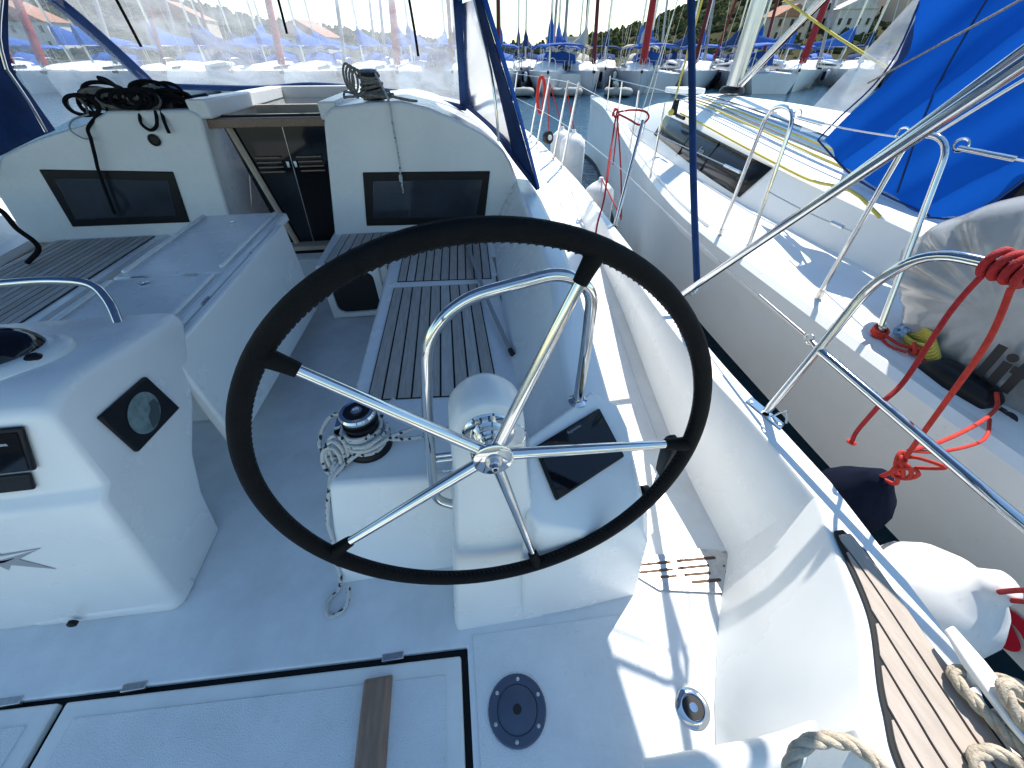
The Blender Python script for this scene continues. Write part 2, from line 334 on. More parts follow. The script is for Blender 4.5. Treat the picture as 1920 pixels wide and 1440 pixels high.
# starboard quarter seat in teak
QI = crom([(1.012,.395),(.995,.365),(.925,.19),(.806,.03),(.742,-.12),(.70,-.6),(.65,-1.19)], 12)
CK = prism('quarter_deck', [(x, y, .4535) for x, y in [(p.x-.004, p.y) for p in QI[::-1]]+[(1.035,.395),(1.05,.33),(1.0,.02),(.985,-.12),(.94,-1.2)]], (0, 0, .003), CAULK, Y)
def quarter(i):
    # plank strips follow the outer curve and are trimmed by the curved inner edge
    outer = crom([(1.047,.38),(1.035,.25),(.997,.02),(.98,-.12),(.955,-.6),(.935,-1.19)], 40)
    inner = crom([(1.012,.395),(.995,.365),(.925,.19),(.806,.03),(.742,-.12),(.70,-.6),(.65,-1.19)], 40)
    def xin(y):
        for a, b in zip(inner, inner[1:]):
            if b.y <= y <= a.y: return a.x+(b.x-a.x)*(a.y-y)/(a.y-b.y+1e-9)
        return .63
    L = []; Rr = []
    for p in outer:
        a, b = p.x-.0475*i-.003, p.x-.0475*(i+1)+.003; xi = xin(p.y)+.006
        if a > xi+.004: Rr.append((a, p.y)); L.append((max(b, xi), p.y))
    if len(L) < 2: return
    vs = [(x, y, .4565+h) for h in (0, .006) for (x, y) in L+Rr[::-1]]; n = len(L)*2
    poly = L+Rr[::-1]; prism('plank', [(x, y, .4565) for x, y in poly], (0, 0, .005), TEAK2, CK)
for i in range(7): quarter(i)

# coaming and seats
CO = [(3.3,(.31,.42),(.51,.75),(.63,.74),(.655,.30)),(2.8,(.28,.42),(.48,.76),(.615,.75),(.65,.25)),(1.9,(.22,.42),(.44,.75),(.56,.74),(.64,.12)),(1.5,(.205,.42),(.41,.72),(.53,.70),(.62,.04)),(1.15,(.20,.42),(.37,.61),(.52,.585),(.60,-.02)),(.86,(.2,.42),(.345,.53),(.51,.50),(.585,-.02))]
loft('coaming', [[(a[0], y, .2), (a[0], y, a[1]), (b[0]-.01, y, b[1]-.01), (b[0]+.015, y, b[1]), (c[0]-.015, y, c[1]), (c[0]+.005, y, c[1]-.015), (d[0], y, d[1]-.02)] for y, a, b, c, d in CO], GEL, Y, bevel=.008, smooth=50)
loft('port_coaming', [[(-2.76-x-.28, y, z) for x, z in ((a[0],.1),(a[0],a[1]),(b[0]-.01,b[1]+.06),(c[0],c[1]+.06),(d[0]+.1,d[1]))] for y, a, b, c, d in [(3.6,)+CO[0][1:]]+CO[1:]], GEL, Y, bevel=.01, smooth=50)
seat = loft('seat', [[(-.565,.655,-.01),(.25,.655,-.01),(.25,2.62,-.01),(-.575,2.62,-.01)],[(-.50,.795,.405),(.25,.745,.405),(.25,2.62,.405),(-.47,2.62,.405)],[(-.49,.81,.42),(.25,.76,.42),(.25,2.62,.42),(-.46,2.62,.42)]], GEL, Y, bevel=.014, seg=3)
box('seat_end', (-.96, 2.60, .395), (.30, 3.30, .42), GEL, seat, bevel=.008)
box('seat_base', (-.94, 2.64, -.02), (-.5, 3.28, .394), GEL, seat, bevel=.01)
ringplate('locker_front', (-.755, 2.612, .20), (1,0,0), (0,0,1), (.20,.19), (.155,.155), .06, .02, GEL, seat, CAULK)
def teakpatch(quad, n, base):
    a = [V((*p, .4205)) for p in quad]; c = sum(a, V())/4
    b = prism('caulk_bed', [p+(p-c).normalized()*.004 for p in a], (0, 0, .004), CAULK, Y)
    planks(b, [(p.x, p.y, .4247) for p in a], n, TEAK, .4247, th=.004, gap=.009)
teakpatch([(-.425,1.20),(-.40,2.19),(.105,2.17),(.115,1.16)], 9, seat)
teakpatch([(-.385,2.28),(-.37,3.17),(.25,3.17),(.20,2.24)], 11, seat)
teakpatch([(-.90,2.645),(-.88,3.17),(-.395,3.17),(-.40,2.645)], 8, seat)
pseat = box('port_seat', (-3.05, .8, -.01), (-2.25, 3.42, .42), GEL, Y, bevel=.012)
teakpatch([(-2.98,1.0),(-3.02,3.36),(-2.33,3.36),(-2.33,1.0)], 13, pseat)
pipe('seat_trim', [(.215,1.15,.425),(.235,2.2,.425),(.235,2.26,.425)], .004, BLACK, Y)

# bulkhead with coachroof behind
def body(name, out, y0, y1, dz, parent=Y, dx=0):
    return loft(name, [[(x, y0, z) for x, z in out], [(x+dx, y1, z+dz if z > .7 else z) for x, z in out]], GEL, parent, bevel=.02, seg=3, smooth=40)
OR = [(-.97,.30),(-.80,1.14),(-.775,1.20),(-.72,1.235),(-.50,1.255),(-.28,1.26),(-.1,1.225),(.062,1.165),(.28,1.06),(.42,.955),(.47,.88),(.525,.753),(.56,.40)]
bk = body('bulkhead', OR, 3.2, 5.3, -.05)
OL = [(-1.79,.30),(-1.64,1.15),(-1.645,1.19),(-1.70,1.215),(-2.19,1.215),(-2.35,1.15),(-2.70,1.07),(-2.98,.985),(-3.18,.80),(-3.25,.40)]
bl = body('port_bulkhead', OL, 3.4, 5.3, -.02)
prism('coachroof', [(x, 5.25, z) for x, z in [(.6,.5),(.50,.74),(.40,.90),(.05,1.08),(-.35,1.17),(-1.3,1.20),(-2.3,1.15),(-2.75,1.05),(-3.1,.80),(-3.2,.5)]], (0, 3.6, -.25), DECKW, Y, bevel=.03)
def window(parent, q, y, inset, name='window'):
    a = prism(name, [(x, y-.012, z) for x, z in q], (0, .03, 0), BLACK, parent, bevel=.006)
    c = V((sum(p[0] for p in q)/4, sum(p[1] for p in q)/4)); p2 = [V(p)+(c-V(p))*0 for p in q]
    P = [V(p) for p in q]; sx = [1, -1, -1, 1]; sz = [-1, -1, 1, 1]
    prism('pane', [(p.x+s*inset, y-.0145, p.y+t*inset*.9) for p, s, t in zip(P, sx, sz)], (0, .02, 0), TINT, a, bevel=.003)
window(bk, [(-.62,.85),(.31,.83),(.245,.45),(-.685,.475)], 3.2, .062)
window(bl, [(-2.81,.895),(-1.98,.855),(-2.05,.505),(-2.865,.51)], 3.4, .06)
lathe('round_socket', [(.036,0),(.036,.012),(.026,.016),(.024,.010),(0,.010)], (-1.99, 3.398, 1.05), (0,-1,0), BLACK, bl)
# companionway
cw = prism('companionway', [(-1.60,3.56,1.17),(-.82,3.56,1.17),(-1.02,3.56,.10),(-1.45,3.56,.10)], (0, .02, 0), GLASSB, Y)
tube('door_frame', [(-1.555,3.545,1.13),(-1.37,3.545,.20)], .024, WOODT, cw, straight=True, n=6)
tube('door_frame', [(-.835,3.545,1.13),(-1.035,3.545,.20)], .024, WOODT, cw, straight=True, n=6)
box('door_head', (-1.66, 3.47, 1.10), (-.74, 3.58, 1.155), WOOD, cw)
box('threshold', (-1.44, 3.44, .215), (-1.02, 3.58, .25), WOODT, cw)
box('step', (-1.46, 3.30, -.02), (-.97, 3.45, .19), GEL, cw)
for k in range(4):
    for a, b in ((-1.45,-1.27),(-1.15,-.97)): box('louvre', (a, 3.535, .80+.032*k), (b, 3.556, .808+.032*k), WOOD, cw, bevel=0)
for a in (-1.24, -1.185): box('latch', (a, 3.535, .83), (a+.022, 3.55, .875), STEEL, cw, bevel=.003)
tube('door_seam', [(-1.185,3.556,1.1),(-1.245,3.556,.24)], .003, STEELW, cw, straight=True, n=6)
hg = thing('hatch_surround', (-1.2, 4.3, 1.15)); hg.parent = Y; hg.location = V((-1.2,4.3,1.15))-OFF[Y.name]
loft('side_rail', [[(-1.70,y,1.16),(-1.70,y,z),(-1.57,y,z),(-1.57,y,1.16)] for y, z in ((3.42,1.27),(5.15,1.255))], GEL, hg, bevel=.012)
loft('side_rail', [[(-.82,y,1.16),(-.82,y,z),(-.70,y,z),(-.70,y,1.16)] for y, z in ((3.25,1.26),(5.15,1.255))], GEL, hg, bevel=.012)
box('front_rail', (-1.70, 5.05, 1.14), (-.70, 5.18, 1.255), GEL, hg, bevel=.012)
box('sliding_hatch', (-1.56, 4.25, 1.13), (-.83, 5.04, 1.165), TINT, hg, bevel=.005)
box('hatch_lip', (-1.56, 4.19, 1.115), (-.83, 4.25, 1.175), WOODT, hg, bevel=.005)
# ------------------------------------------------------------------ lids, fittings of the sole
def lid(poly, label, hinge):
    c = sum((V((*p, 0)) for p in poly), V())/len(poly)
    L = thing('locker_lid', (c.x, c.y, -.03), label, 'hatch lid', 'locker lids in the cockpit sole')
    prism('lid_panel', [(x, y, -.03) for x, y in poly], (0, 0, .03), GELW, L, bevel=.007, seg=3)
    P = [V(p) for p in poly]; cc = V((c.x, c.y))
    prism('nonskid_pad', [(*(p+V((math.copysign(.05, cc.x-p.x), math.copysign(.045, cc.y-p.y)))), .0) for p in P], (0, 0, .0035), NONSKID, L, bevel=.003)
    for x, y in hinge: box('hinge', (x-.035, y-.01, -.012), (x+.035, y+.012, .003), STEELW, L, bevel=.002)
    return L
lid([(-1.325,.423),(-.118,.363),(-.118,-1.2),(-1.325,-1.2)], 'large white locker lid with a wooden foot chock on it', [(-1.14,.433),(-.34,.393)])
lid([(-2.6,.487),(-1.35,.425),(-1.35,-1.2),(-2.6,-1.2)], 'white locker lid at the left edge beside the larger lid', [(-1.5,.45)])
ch = thing('foot_chock', (-.38, .0, .0035), 'brown wooden foot chock screwed to the white locker lid', 'foot chock')
loft('chock_bar', [[(-.425,y,.0035),(-.412,y+e,.032),(-.345,y+e,.032),(-.332,y,.0035)] for y, e in ((.345,-.012),(-1.0,.012))], WOOD, ch, bevel=.006)
dp = thing('deck_plate', (.046,.20,.003), 'round blue-grey deck plate with six screws set in the sole', 'deck plate')
lathe('rim', [(.088,0),(.088,.005),(.084,.008),(.062,.008),(.060,.004),(0,.004)], (.046,.20,.003), (0,0,1), PLATE, dp, n=40)
lathe('cap', [(.058,.003),(.058,.007),(.055,.008),(.0,.008)], (.046,.20,.003), (0,0,1), PLATE, dp, n=40)
lathe('socket', [(.013,.008),(.013,.0088),(0,.0088)], (.046,.20,.003), (0,0,1), CAULK, dp)
for k in range(6):
    a = k*pi/3+.35; lathe('screw', [(.0055,.007),(.0055,.0095),(.002,.0105),(0,.0095)], (.046+.073*cos(a), .20+.073*sin(a), .003), (0,0,1), STEELW, dp, n=10)
df = thing('deck_filler', (.575,.125,.0), 'small chrome ringed filler cap in the sunlit corner of the sole', 'filler cap')
lathe('flange', [(.050,0),(.050,.006),(.044,.010),(.033,.010),(.031,.006),(0,.006)], (.575,.125,.0), (0,0,1), STEEL, df, n=36)
lathe('cap', [(.030,.006),(.030,.011),(.0,.011)], (.575,.125,.0), (0,0,1), BLACK, df, n=36)
lathe('key_ring', [(.0125,.011),(.0125,.0125),(.009,.0125),(.009,.0115),(0,.0115)], (.575,.125,.0), (0,0,1), STEEL, df, n=8, smooth=0)
# slotted stainless plate on the step
SLOTM = mat('slot_brown', (.10, .055, .035), .8)
vp = thing('slotted_plate', (.75,.5,.0), 'polished steel plate with rows of slots beside the bulwark', 'metal plate')
PO = [(.555,.515),(.57,.585),(.80,.572),(.81,.585),(.915,.562),(.945,.535),(.925,.475),(.875,.405),(.62,.455)]
prism('plate', [(x, y, .0065) for x, y in PO], (0, 0, .0025), STEELW, vp, bevel=.0012)
for (a, b, t) in [((.585,.552),(.705,.545),.0055),((.575,.525),(.70,.518),.0055),((.645,.497),(.705,.493),.005),((.735,.545),(.885,.535),.006),((.725,.518),(.845,.511),.0055),((.74,.491),(.835,.484),.0055),((.755,.462),(.86,.455),.006)]:
    a, b = V((*a, .0092)), V((*b, .0092)); d = (b-a).normalized(); n = V((-d.y, d.x, 0))*t
    prism('slot', [a-n, b-n, b-n*.5+d*t*.9, b+n*.5+d*t*.9, b+n, a+n, a+n*.5-d*t*.9, a-n*.5-d*t*.9], (0, 0, .0006), SLOTM, vp)
for x, y in ((.905,.50),(.90,.478)): lathe('hole', [(.004,0),(.004,.0012),(0,.0012)], (x, y, .009), (0,0,1), CAULK, vp, n=8)

# ------------------------------------------------------------------ steering wheel
WC = V((.033,.480,.872)); WN = V((.028,-.995,.099)).normalized(); WU = V((0,0,1)).cross(WN).normalized(); WV = WN.cross(WU)
wh = thing('steering_wheel', WC, 'large black leather steering wheel with five polished spokes', 'steering wheel')
def wp(a, r, h=0): return WC+(WU*cos(a)+WV*sin(a))*r+WN*h
vs, fs = tubegeo([wp(2*pi*i/120, 0.45) for i in range(120)], .0174, 16, closed=True)
rim = M('rim', vs, fs, LEATHER, wh, smooth=60)
# inner stitching of the leather
vs = []; fs = []
for i in range(220):
    a = 2*pi*i/220; p, q = wp(a, 0.4322, -.003), wp(a+.013, 0.4322, .003)
    x, y = tubegeo([p, q], .0011, 5); o = len(vs); vs += x; fs += [tuple(k+o for k in f) for f in y]
st = M('stitching', vs, fs, BLACK, rim); st['kind'] = 'stuff'
for a in (1.95, 3.75): 
    vs, fs = tubegeo([wp(a+t, .45) for t in (-.004, .004)], .0181, 16); M('leather_seam', vs, fs, LEATHER, rim)
HB = WC-WN*.012
for k in range(5):
    a = R(138.96-72*k); p = wp(a, .40, -.003); q = HB+(WU*cos(a)+WV*sin(a))*.012
    sp = tube('spoke', [q, p], [.0135,.0095], STEEL, wh, straight=True, n=16)
    tube('spoke_boss', [wp(a,.392,-.003), wp(a,.412,-.002), wp(a,.43), wp(a,.448)], [.0125,.017], LEATHER, sp, n=14, k=2)
lathe('hub', [(.020,-.05),(.022,-.03),(.026,-.02),(.028,.010),(.042,.011),(.042,.015),(.039,.017),(0,.017)], HB, WN, STEEL, wh, n=40)
lathe('hub_washer', [(.0185,.017),(.0185,.021),(.0165,.023),(0,.023)], HB, WN, STEELW, wh, n=30)
nut = lathe('hub_nut', [(.0115,.022),(.0115,.030),(.0095,.033),(.0085,.040),(.0075,.042),(0,.042)], HB, WN, STEEL, wh, n=8, smooth=20)
lathe('nut_bore', [(.0045,.0421),(.0045,.0426),(0,.0426)], HB, WN, CAULK, nut, n=12)

# ------------------------------------------------------------------ helm console
hc = thing('helm_console', (.15,.7,0), 'white moulded helm console behind the steering wheel', 'helm console')
cx, rr = .030, .087
arch = [(-.135,.0),(-.10,.35),(-.062,.70)]+[(cx-rr*1.0*cos(t), .862+rr*1.05*sin(t)) for t in [i*pi/14 for i in range(15)]]+[(.125,.70),(.16,.35),(.19,0)]
def yf(z): return .437+.14*min(z, .9)
fr = [(x, yf(z), z) for x, z in arch]; bkk = [(x, .685 if z > .5 else .95, z) for x, z in arch]
def ins(P, d, dy): 
    c = V((cx, 0, .5)); return [(p[0]+(c.x-p[0])*d, p[1]+dy, p[2]+(0 if p[2] < .6 else -.012*d/.12)) for p in P]
loft('column', [ins(fr,.12,0), ins(fr,.05,.006), ins(fr,0,.03), [(lerp(a,b,.75)) for a,b in zip(fr,bkk)], ins(bkk,.1,-.01), ins(bkk,.45,.02)], GEL, hc, smooth=60)
# sloping instrument panel and its body
top = [(.115,.505,.585),(.145,.70,.665),(.30,.80,.672),(.395,.865,.675),(.475,.83,.635),(.485,.75,.61),(.47,.56,.525),(.44,.485,.49),(.27,.462,.515),(.14,.48,.565)]
low = [(.10,.47,.42),(.12,.72,.44),(.28,.92,.44),(.40,.97,.44),(.52,.90,.42),(.535,.75,.42),(.52,.56,.40),(.49,.475,.38),(.28,.455,.40),(.12,.46,.42)]
bas = [(.10,.44,0),(.10,.8,0),(.25,.98,0),(.42,1.0,0),(.56,.92,0),(.575,.75,0),(.555,.55,0),(.525,.455,0),(.3,.44,0),(.12,.438,0)]
def blend(a, b, t, dz=0): return [lerp(p, q, t)+V((0,0,dz)) for p, q in zip(a, b)]
c0 = sum((V(p) for p in top), V())/len(top)
loft('console_body', [bas, low, blend(top, low, .28), [V(p)+(V(p)-c0)*.0+V((0,0,-.012)) for p in top], [V(p).lerp(c0, .05) for p in top]], GEL, hc, bevel=.016, seg=3, smooth=45)
pn = V((.21,-.4,.89)).normalized()
PL = [V((.162,.675,.645)),V((.396,.80,.645)),V((.44,.657,.573)),V((.20,.54,.573))]
pl = prism('chartplotter', [p+pn*.002 for p in PL], pn*.014, BLACK, hc, bevel=.006, seg=3)
pc = sum(PL, V())/4
prism('screen', [p.lerp(pc, .07)+pn*.0158 for p in PL], pn*.0012, GLASSB, pl)
e1 = (PL[1]-PL[0]).normalized(); e2 = (PL[0]-PL[3]).normalized()
text('maker_name', 'Raymarine', .0125, PL[0]+e1*.118-e2*.020+pn*.0172, e1, e2, GREYT, pl, .0002)
# throttle lever on the outboard side
tl = thing('throttle_lever', (.53,.6,.42), 'black and silver throttle lever at the starboard end of the console', 'lever')
lathe('pivot', [(.034,0),(.034,.02),(.02,.028),(0,.028)], (.515,.60,.43), (1,0,0), BLACK, tl)
loft('arm', [[(.53,.575+d,.42),(.545,.575+d,.42),(.545,.60+d,.42),(.53,.60+d,.42)] if i == 0 else [(.53,.585+d,.60),(.545,.585+d,.60),(.545,.605+d,.60),(.53,.605+d,.60)] for i, d in ((0,.0),(1,.0))], STEEL, tl, bevel=.004)
loft('grip', [[(.537+s*.014*a, .595+t*.020*b, z) for s, t in ((-1,-1),(1,-1),(1,1),(-1,1))] for z, a, b in ((.56,.8,.8),(.60,1,1),(.66,1.25,1.25),(.70,1.1,1.2),(.715,.6,.8))], BLACK, tl, bevel=.005)
# engine panel box and slots behind
sh = thing('axle_housing', (.03,.56,.87), 'round chrome axle flange between wheel hub and white column', 'axle flange')
FO = WC-WN*.082
lathe('flange', [(.060,0),(.060,.006),(.056,.010),(.040,.011),(.036,.016),(0,.016)], FO, WN, STEEL, sh, n=44)
lathe('axle', [(.036,.012),(.033,.030),(.028,.034),(.028,.042),(.022,.046),(.020,.080)], FO, WN, STEEL, sh, n=40)
for k in range(4):
    a = k*pi/2+.5; q = FO+(WU*cos(a)+WV*sin(a))*.047; lathe('screw', [(.006,.009),(.006,.0125),(.003,.014),(.0025,.0115),(0,.0115)], q, WN, STEELW, sh, n=10)
lathe('lock_ring', [(.010,.0),(.011,.03),(.010,.045),(0,.045)], FO+WU*-.035-WV*.02+WN*.01, WN, STEEL, sh, n=16)
tube('ring_pull', [FO+WU*(.062+.02*sin(t))+WV*(.03*cos(t)-.01)+WN*.012 for t in [i*pi/6 for i in range(7)]], .0018, STEEL, sh, n=6)

# stainless guard hoop round the column
gh = thing('guard_rail', (.33,.82,.67), 'bent stainless steel guard hoop around the helm column', 'guard rail')
pipe('hoop', [(.335,.825,.665),(.325,.80,.90),(.315,.79,1.075),(.235,.79,1.125),(.0,.79,1.075),(-.092,.78,.985),(-.125,.76,.75),(-.145,.72,.50),(-.145,.70,.405),(-.085,.685,.385)], .0155, STEEL, gh, rad=.07)
for z in (.575,.552): tube('cross_bar', [(-.135,.745,z),(-.07,.745,z)], .008, STEEL, gh, straight=True)
lathe('base_flange', [(.030,0),(.030,.005),(.024,.009),(.019,.012),(.019,.018),(0,.018)], (.335,.825,.664), (0,0,1), STEEL, gh)
tube('ring', [(-.10+.03*cos(t),.742,.55+.03*sin(t)-.025) for t in [pi+i*pi/6 for i in range(7)]], .0025, STEEL, gh, n=6)

# ------------------------------------------------------------------ winch and its rope
wx, wy = -.385, .955
wn = thing('winch', (wx, wy, .42), 'black and chrome self-tailing winch on the seat end', 'winch')
lathe('base', [(.082,0),(.083,.010),(.078,.022),(.062,.034),(.058,.04)], (wx,wy,.42), (0,0,1), BLACK, wn, n=44)
lathe('drum', [(.058,.035),(.050,.055),(.047,.085),(.052,.115),(.055,.12)], (wx,wy,.42), (0,0,1), BLACK, wn, n=40)
lathe('jaw', [(.052,.12),(.060,.126),(.060,.134),(.046,.140),(.046,.146),(.060,.152),(.061,.160),(.056,.168)], (wx,wy,.42), (0,0,1), BLACK, wn, n=40)
lathe('top_ring', [(.060,.160),(.061,.170),(.056,.178),(.044,.180),(.044,.172)], (wx,wy,.42), (0,0,1), STEEL, wn, n=44)
lathe('top_cap', [(.046,.174),(.044,.177),(.022,.1765),(.020,.181),(.013,.182),(.012,.176),(0,.176)], (wx,wy,.42), (0,0,1), BLACK, wn, n=40)
lathe('handle_socket', [(.018,.1765),(.018,.1835),(.0125,.1840),(.0120,.178)], (wx,wy,.42), (0,0,1), STEEL, wn, n=24)
loft('line_guide', [[(wx-.058-.012*t, wy-.02-.01*s, z) for s in (-1, 1, 1.0, -1)] if False else [(wx-.055-d, wy-.045, z-.006),(wx-.055-d, wy+.0, z-.006),(wx-.05-d, wy+.0, z+.006),(wx-.05-d, wy-.045, z+.006)] for d, z in ((0,.575),(.02,.57),(.028,.545),(.02,.525))], STEEL, wn, bevel=.004)
rope = thing('winch_rope', (wx, wy, .44), 'black-flecked white rope wound on the winch and hanging in loops', 'rope')
coil = [(wx+(.058+.004*sin(i*.7))*cos(i*.35), wy+(.058+.004*sin(i*.7))*sin(i*.35), .465+.0115*i*.35/(2*pi)) for i in range(0, 88)]
for q in range(3): tube('coil', [(wx+(.074+.006*sin(3*t+q))*cos(t), wy+(.074+.005*cos(2*t+q))*sin(t), .462+.017*q+.01*sin(t+q)) for t in [k*pi/6 for k in range(12)]], .0075, BRAID, rope, closed=True, k=2, n=8)
for q in range(3): tube('loop', [(wx-.085-.012*q+.03*cos(t), wy-.055-.012*q+.02*sin(t), .475+.055*sin(t)-.015*q) for t in [k*pi/5 for k in range(10)]], .0075, BRAID, rope, closed=True, k=2, n=8)
tube('coil', coil, .0075, BRAID, rope, k=2, n=8)
tube('lead', [(wx+.055,wy-.02,.50),(wx+.10,wy-.035,.478),(wx+.20,wy-.03,.47),(wx+.29,wy-.0,.462),(wx+.42,wy+.06,.455)], .0075, BRAID, rope, n=8)
tube('lead', [(wx-.03,wy-.055,.455),(wx+.03,wy-.065,.475),(wx+.10,wy-.03,.49),(wx+.17,wy+.0,.485)], .0075, BRAID, rope, n=8)
tube('loop', [(wx-.05,wy+.03,.555),(wx-.10,wy+.05,.545),(wx-.145,wy+.045,.50),(wx-.175,wy+.02,.44),(wx-.165,wy-.0,.405),(wx-.13,wy-.02,.41),(wx-.10,wy-.02,.45),(wx-.07,wy-.01,.49),(wx-.06,wy,.52)], .0075, BRAID, rope, n=8)
tube('loop', [(wx-.065,wy-.01,.50),(wx-.095,wy-.04,.455),(wx-.105,wy-.09,.435),(wx-.12,wy-.13,.40),(wx-.135,wy-.17,.34)], .0075, BRAID, rope, n=8)
tube('loop', [(wx-.04,wy-.05,.48),(wx-.07,wy-.06,.445),(wx-.10,wy-.10,.43),(wx-.118,wy-.14,.395)], .0075, BRAID, rope, n=8)
tube('loop', [(wx+.04,wy-.06,.50),(wx-.04,wy-.075,.45),(wx-.09,wy-.11,.428),(wx-.12,wy-.15,.39),(wx-.15,wy-.20,.28),(wx-.15,wy-.24,.19),(wx-.19,wy-.24,.20),(wx-.21,wy-.23,.17),(wx-.17,wy-.26,.13),(wx-.16,wy-.28,.06),(wx-.165,wy-.32,.015),(wx-.20,wy-.36,.01),(wx-.185,wy-.41,.01),(wx-.135,wy-.39,.01),(wx-.12,wy-.33,.04)], .0075, BRAID, rope, n=8)
tag(tube('rope_tail', [(wx+.05,wy+.05,.50),(wx+.07,wy+.09,.52),(wx+.10,wy+.12,.53)], .007, BRAID, None, n=8), 'short rope tail sticking out behind the winch', 'rope')

# boathook pole lying on the seat
bh = thing('boathook', (.15, 2.0, .44), 'grey boathook pole leaning along the back of the planked seat', 'boathook')
tube('pole', [(.075,2.85,.445),(.14,1.95,.46),(.205,1.43,.445)], .011, GREYT, bh)
tube('tip', [(.205,1.43,.445),(.212,1.395,.443)], .013, RUBBER, bh)
# black bag pockets at the corner behind the console
pb = thing('winch_handle_pocket', (.30,1.1,.42), 'black pocket in the corner between seat and console', 'pocket')
loft('pocket', [[(.235,1.10,.425),(.335,1.05,.425),(.345,1.16,.425),(.27,1.21,.425)],[(.26,1.13,.50),(.33,1.10,.50),(.335,1.15,.50),(.28,1.19,.50)]], BLACK, pb, bevel=.012)
tube('strap', [(.13,1.13,.43),(.16,1.16,.45),(.18,1.125,.43)], .012, BLACK, pb)

# ------------------------------------------------------------------ cockpit table
tb = thing('cockpit_table', (-1.35, 2.1, 0), 'white folding cockpit table with one leaf hanging down', 'table')
box('table_base', (-1.52, 1.62, 0), (-1.18, 2.70, .64), GEL, tb, bevel=.02)
box('table_top', (-1.62, 1.915, .655), (-1.12, 2.84, .705), GEL, tb, bevel=.012)
box('table_top', (-1.62, 1.40, .655), (-1.12, 1.908, .705), GEL, tb, bevel=.012)
for y0, y1 in ((1.96,2.80),(1.50,1.87)):
    for x in (-1.60,-1.165): box('edge_fiddle', (x, y0, .705), (x+.025, y1, .722), GEL, tb, bevel=.008)
loft('side_rail', [[(-1.125,y,.66),(-1.125,y,.712),(-1.085,y,.712),(-1.08,y,.66)] for y in (1.38, 2.80)], GEL, tb, bevel=.012)
lf = loft('table_leaf', [[(-1.068,y,z0),(-1.072,y,z1),(-1.030,y,z1),(-1.018,y,z0)] for y, z0, z1 in ((1.225,.215,.71),(2.56,.13,.715))], GEL, tb, bevel=.012, seg=3)
for y in (1.62, 2.17): lathe('leaf_hinge', [(.016,-.03),(.016,.03)], (-1.082, y, .695), (0,1,0), STEELW, tb, n=12)
for x, y in ((-1.50,1.905),(-1.27,1.895)): box('lid_hinge', (x-.03, y-.012, .704), (x+.03, y+.012, .709), STEELW, tb, bevel=.002)
for x, y in ((-1.43,1.83),(-1.37,2.66)):
    lathe('latch_ring', [(.022,0),(.022,.004),(.016,.006),(.011,.006),(.010,.002),(0,.002)], (x, y, .7045), (0,0,1), STEEL, tb, n=24)
box('latch', (-1.135, 1.40, .712), (-1.11, 1.44, .722), STEEL, tb, bevel=.003)

# ------------------------------------------------------------------ compass pedestal
cp = thing('compass_pedestal', (-1.35, .9, 0), 'white moulded compass pedestal with screens at the aft end of the table', 'pedestal')
prof = [(.67,.0),(.655,.07),(.715,.555),(.725,.575),(.757,.60),(.785,.842),(.80,.862),(.85,.876),(.93,.876),(1.36,.80),(1.372,.77),(1.20,.50),(1.07,.36),(1.0,.2),(.955,0)]
def psec(x, d):
    cy, cz = .98, .45; w_ = 1 if x > -1.3 else 0; return [(x+w_*.085*min(1, z/.8), y+(cy-y)*d, z+(cz-z)*d if z > .02 else z) for y, z in prof]
loft('pedestal_body', [psec(-1.74,.10), psec(-1.71,.03), psec(-1.66,0), psec(-1.15,0), psec(-1.115,.015), psec(-1.098,.06)], GEL, cp, bevel=.01, smooth=55)
prism('base_kick', [(x, y, .0) for x, y in [(-1.56,.66),(-1.12,.645),(-1.095,.67),(-1.09,.75),(-1.7,.8),(-1.68,.74)]], (0, 0, .06), GEL, cp, bevel=.02, seg=3)
lathe('knob', [(.014,0),(.014,.012),(.008,.016),(0,.016)], (-1.415,.645,.045), (0,-1,0), BLACK, cp, n=14)
ds = prism('side_display', [(-1.022,.87,.753),(-1.024,1.072,.732),(-1.044,1.116,.55),(-1.040,.89,.58)], (.016, 0, 0), BLACK, cp, bevel=.006)
cyl = V((-1.0152,.985,.655))
lathe('chart_dial', [(.066,0),(.066,.0012),(0,.0012)], cyl, (1,0,-.11), DISH, ds, n=36)
prism('dial_shadow', [cyl+V((.0018+.11*b,a,b)) for a, b in [(-.01,-.06),(.0,-.02),(.025,-.005),(.03,.012),(.055,.01),(.062,-.018),(.04,-.05),(.02,-.062)]], (.0004,0,0), mat('dial_grey', (.05,.075,.075), .4), ds)
prism('display_ledge', [(-1.048,.90,.545),(-1.050,1.09,.52),(-1.062,.97,.44)], (.006,0,0), GEL, cp, bevel=.002)
def apt(x, z, o=.0):   # point on the aft face
    P = prof
    for (y0, z0), (y1, z1) in zip(P, P[1:7]):
        if z0 <= z <= z1: return V((x, y0+(y1-y0)*(z-z0)/(z1-z0)-o, z))
    return V((x, P[0][0]-o, z))
sc = prism('aft_screen', [apt(-1.40,.835,.002),apt(-1.068,.828,.002),apt(-1.128,.692,.002),apt(-1.40,.692,.002)], (0,-.012,0), BLACK, cp, bevel=.008)
prism('screen_glass', [apt(-1.39,.825,.0145),apt(-1.084,.818,.0145),apt(-1.136,.702,.0145),apt(-1.39,.702,.0145)], (0,-.001,0), GLASSB, sc)
prism('status_bar', [apt(-1.30,.79,.016),apt(-1.125,.79,.016),apt(-1.125,.783,.016),apt(-1.30,.783,.016)], (0,-.0006,0), GREYT, sc)
prism('switch_panel', [apt(-1.40,.682,.002),apt(-1.15,.682,.002),apt(-1.175,.625,.002),apt(-1.40,.625,.002)], (0,-.010,0), BLACK, cp, bevel=.005)
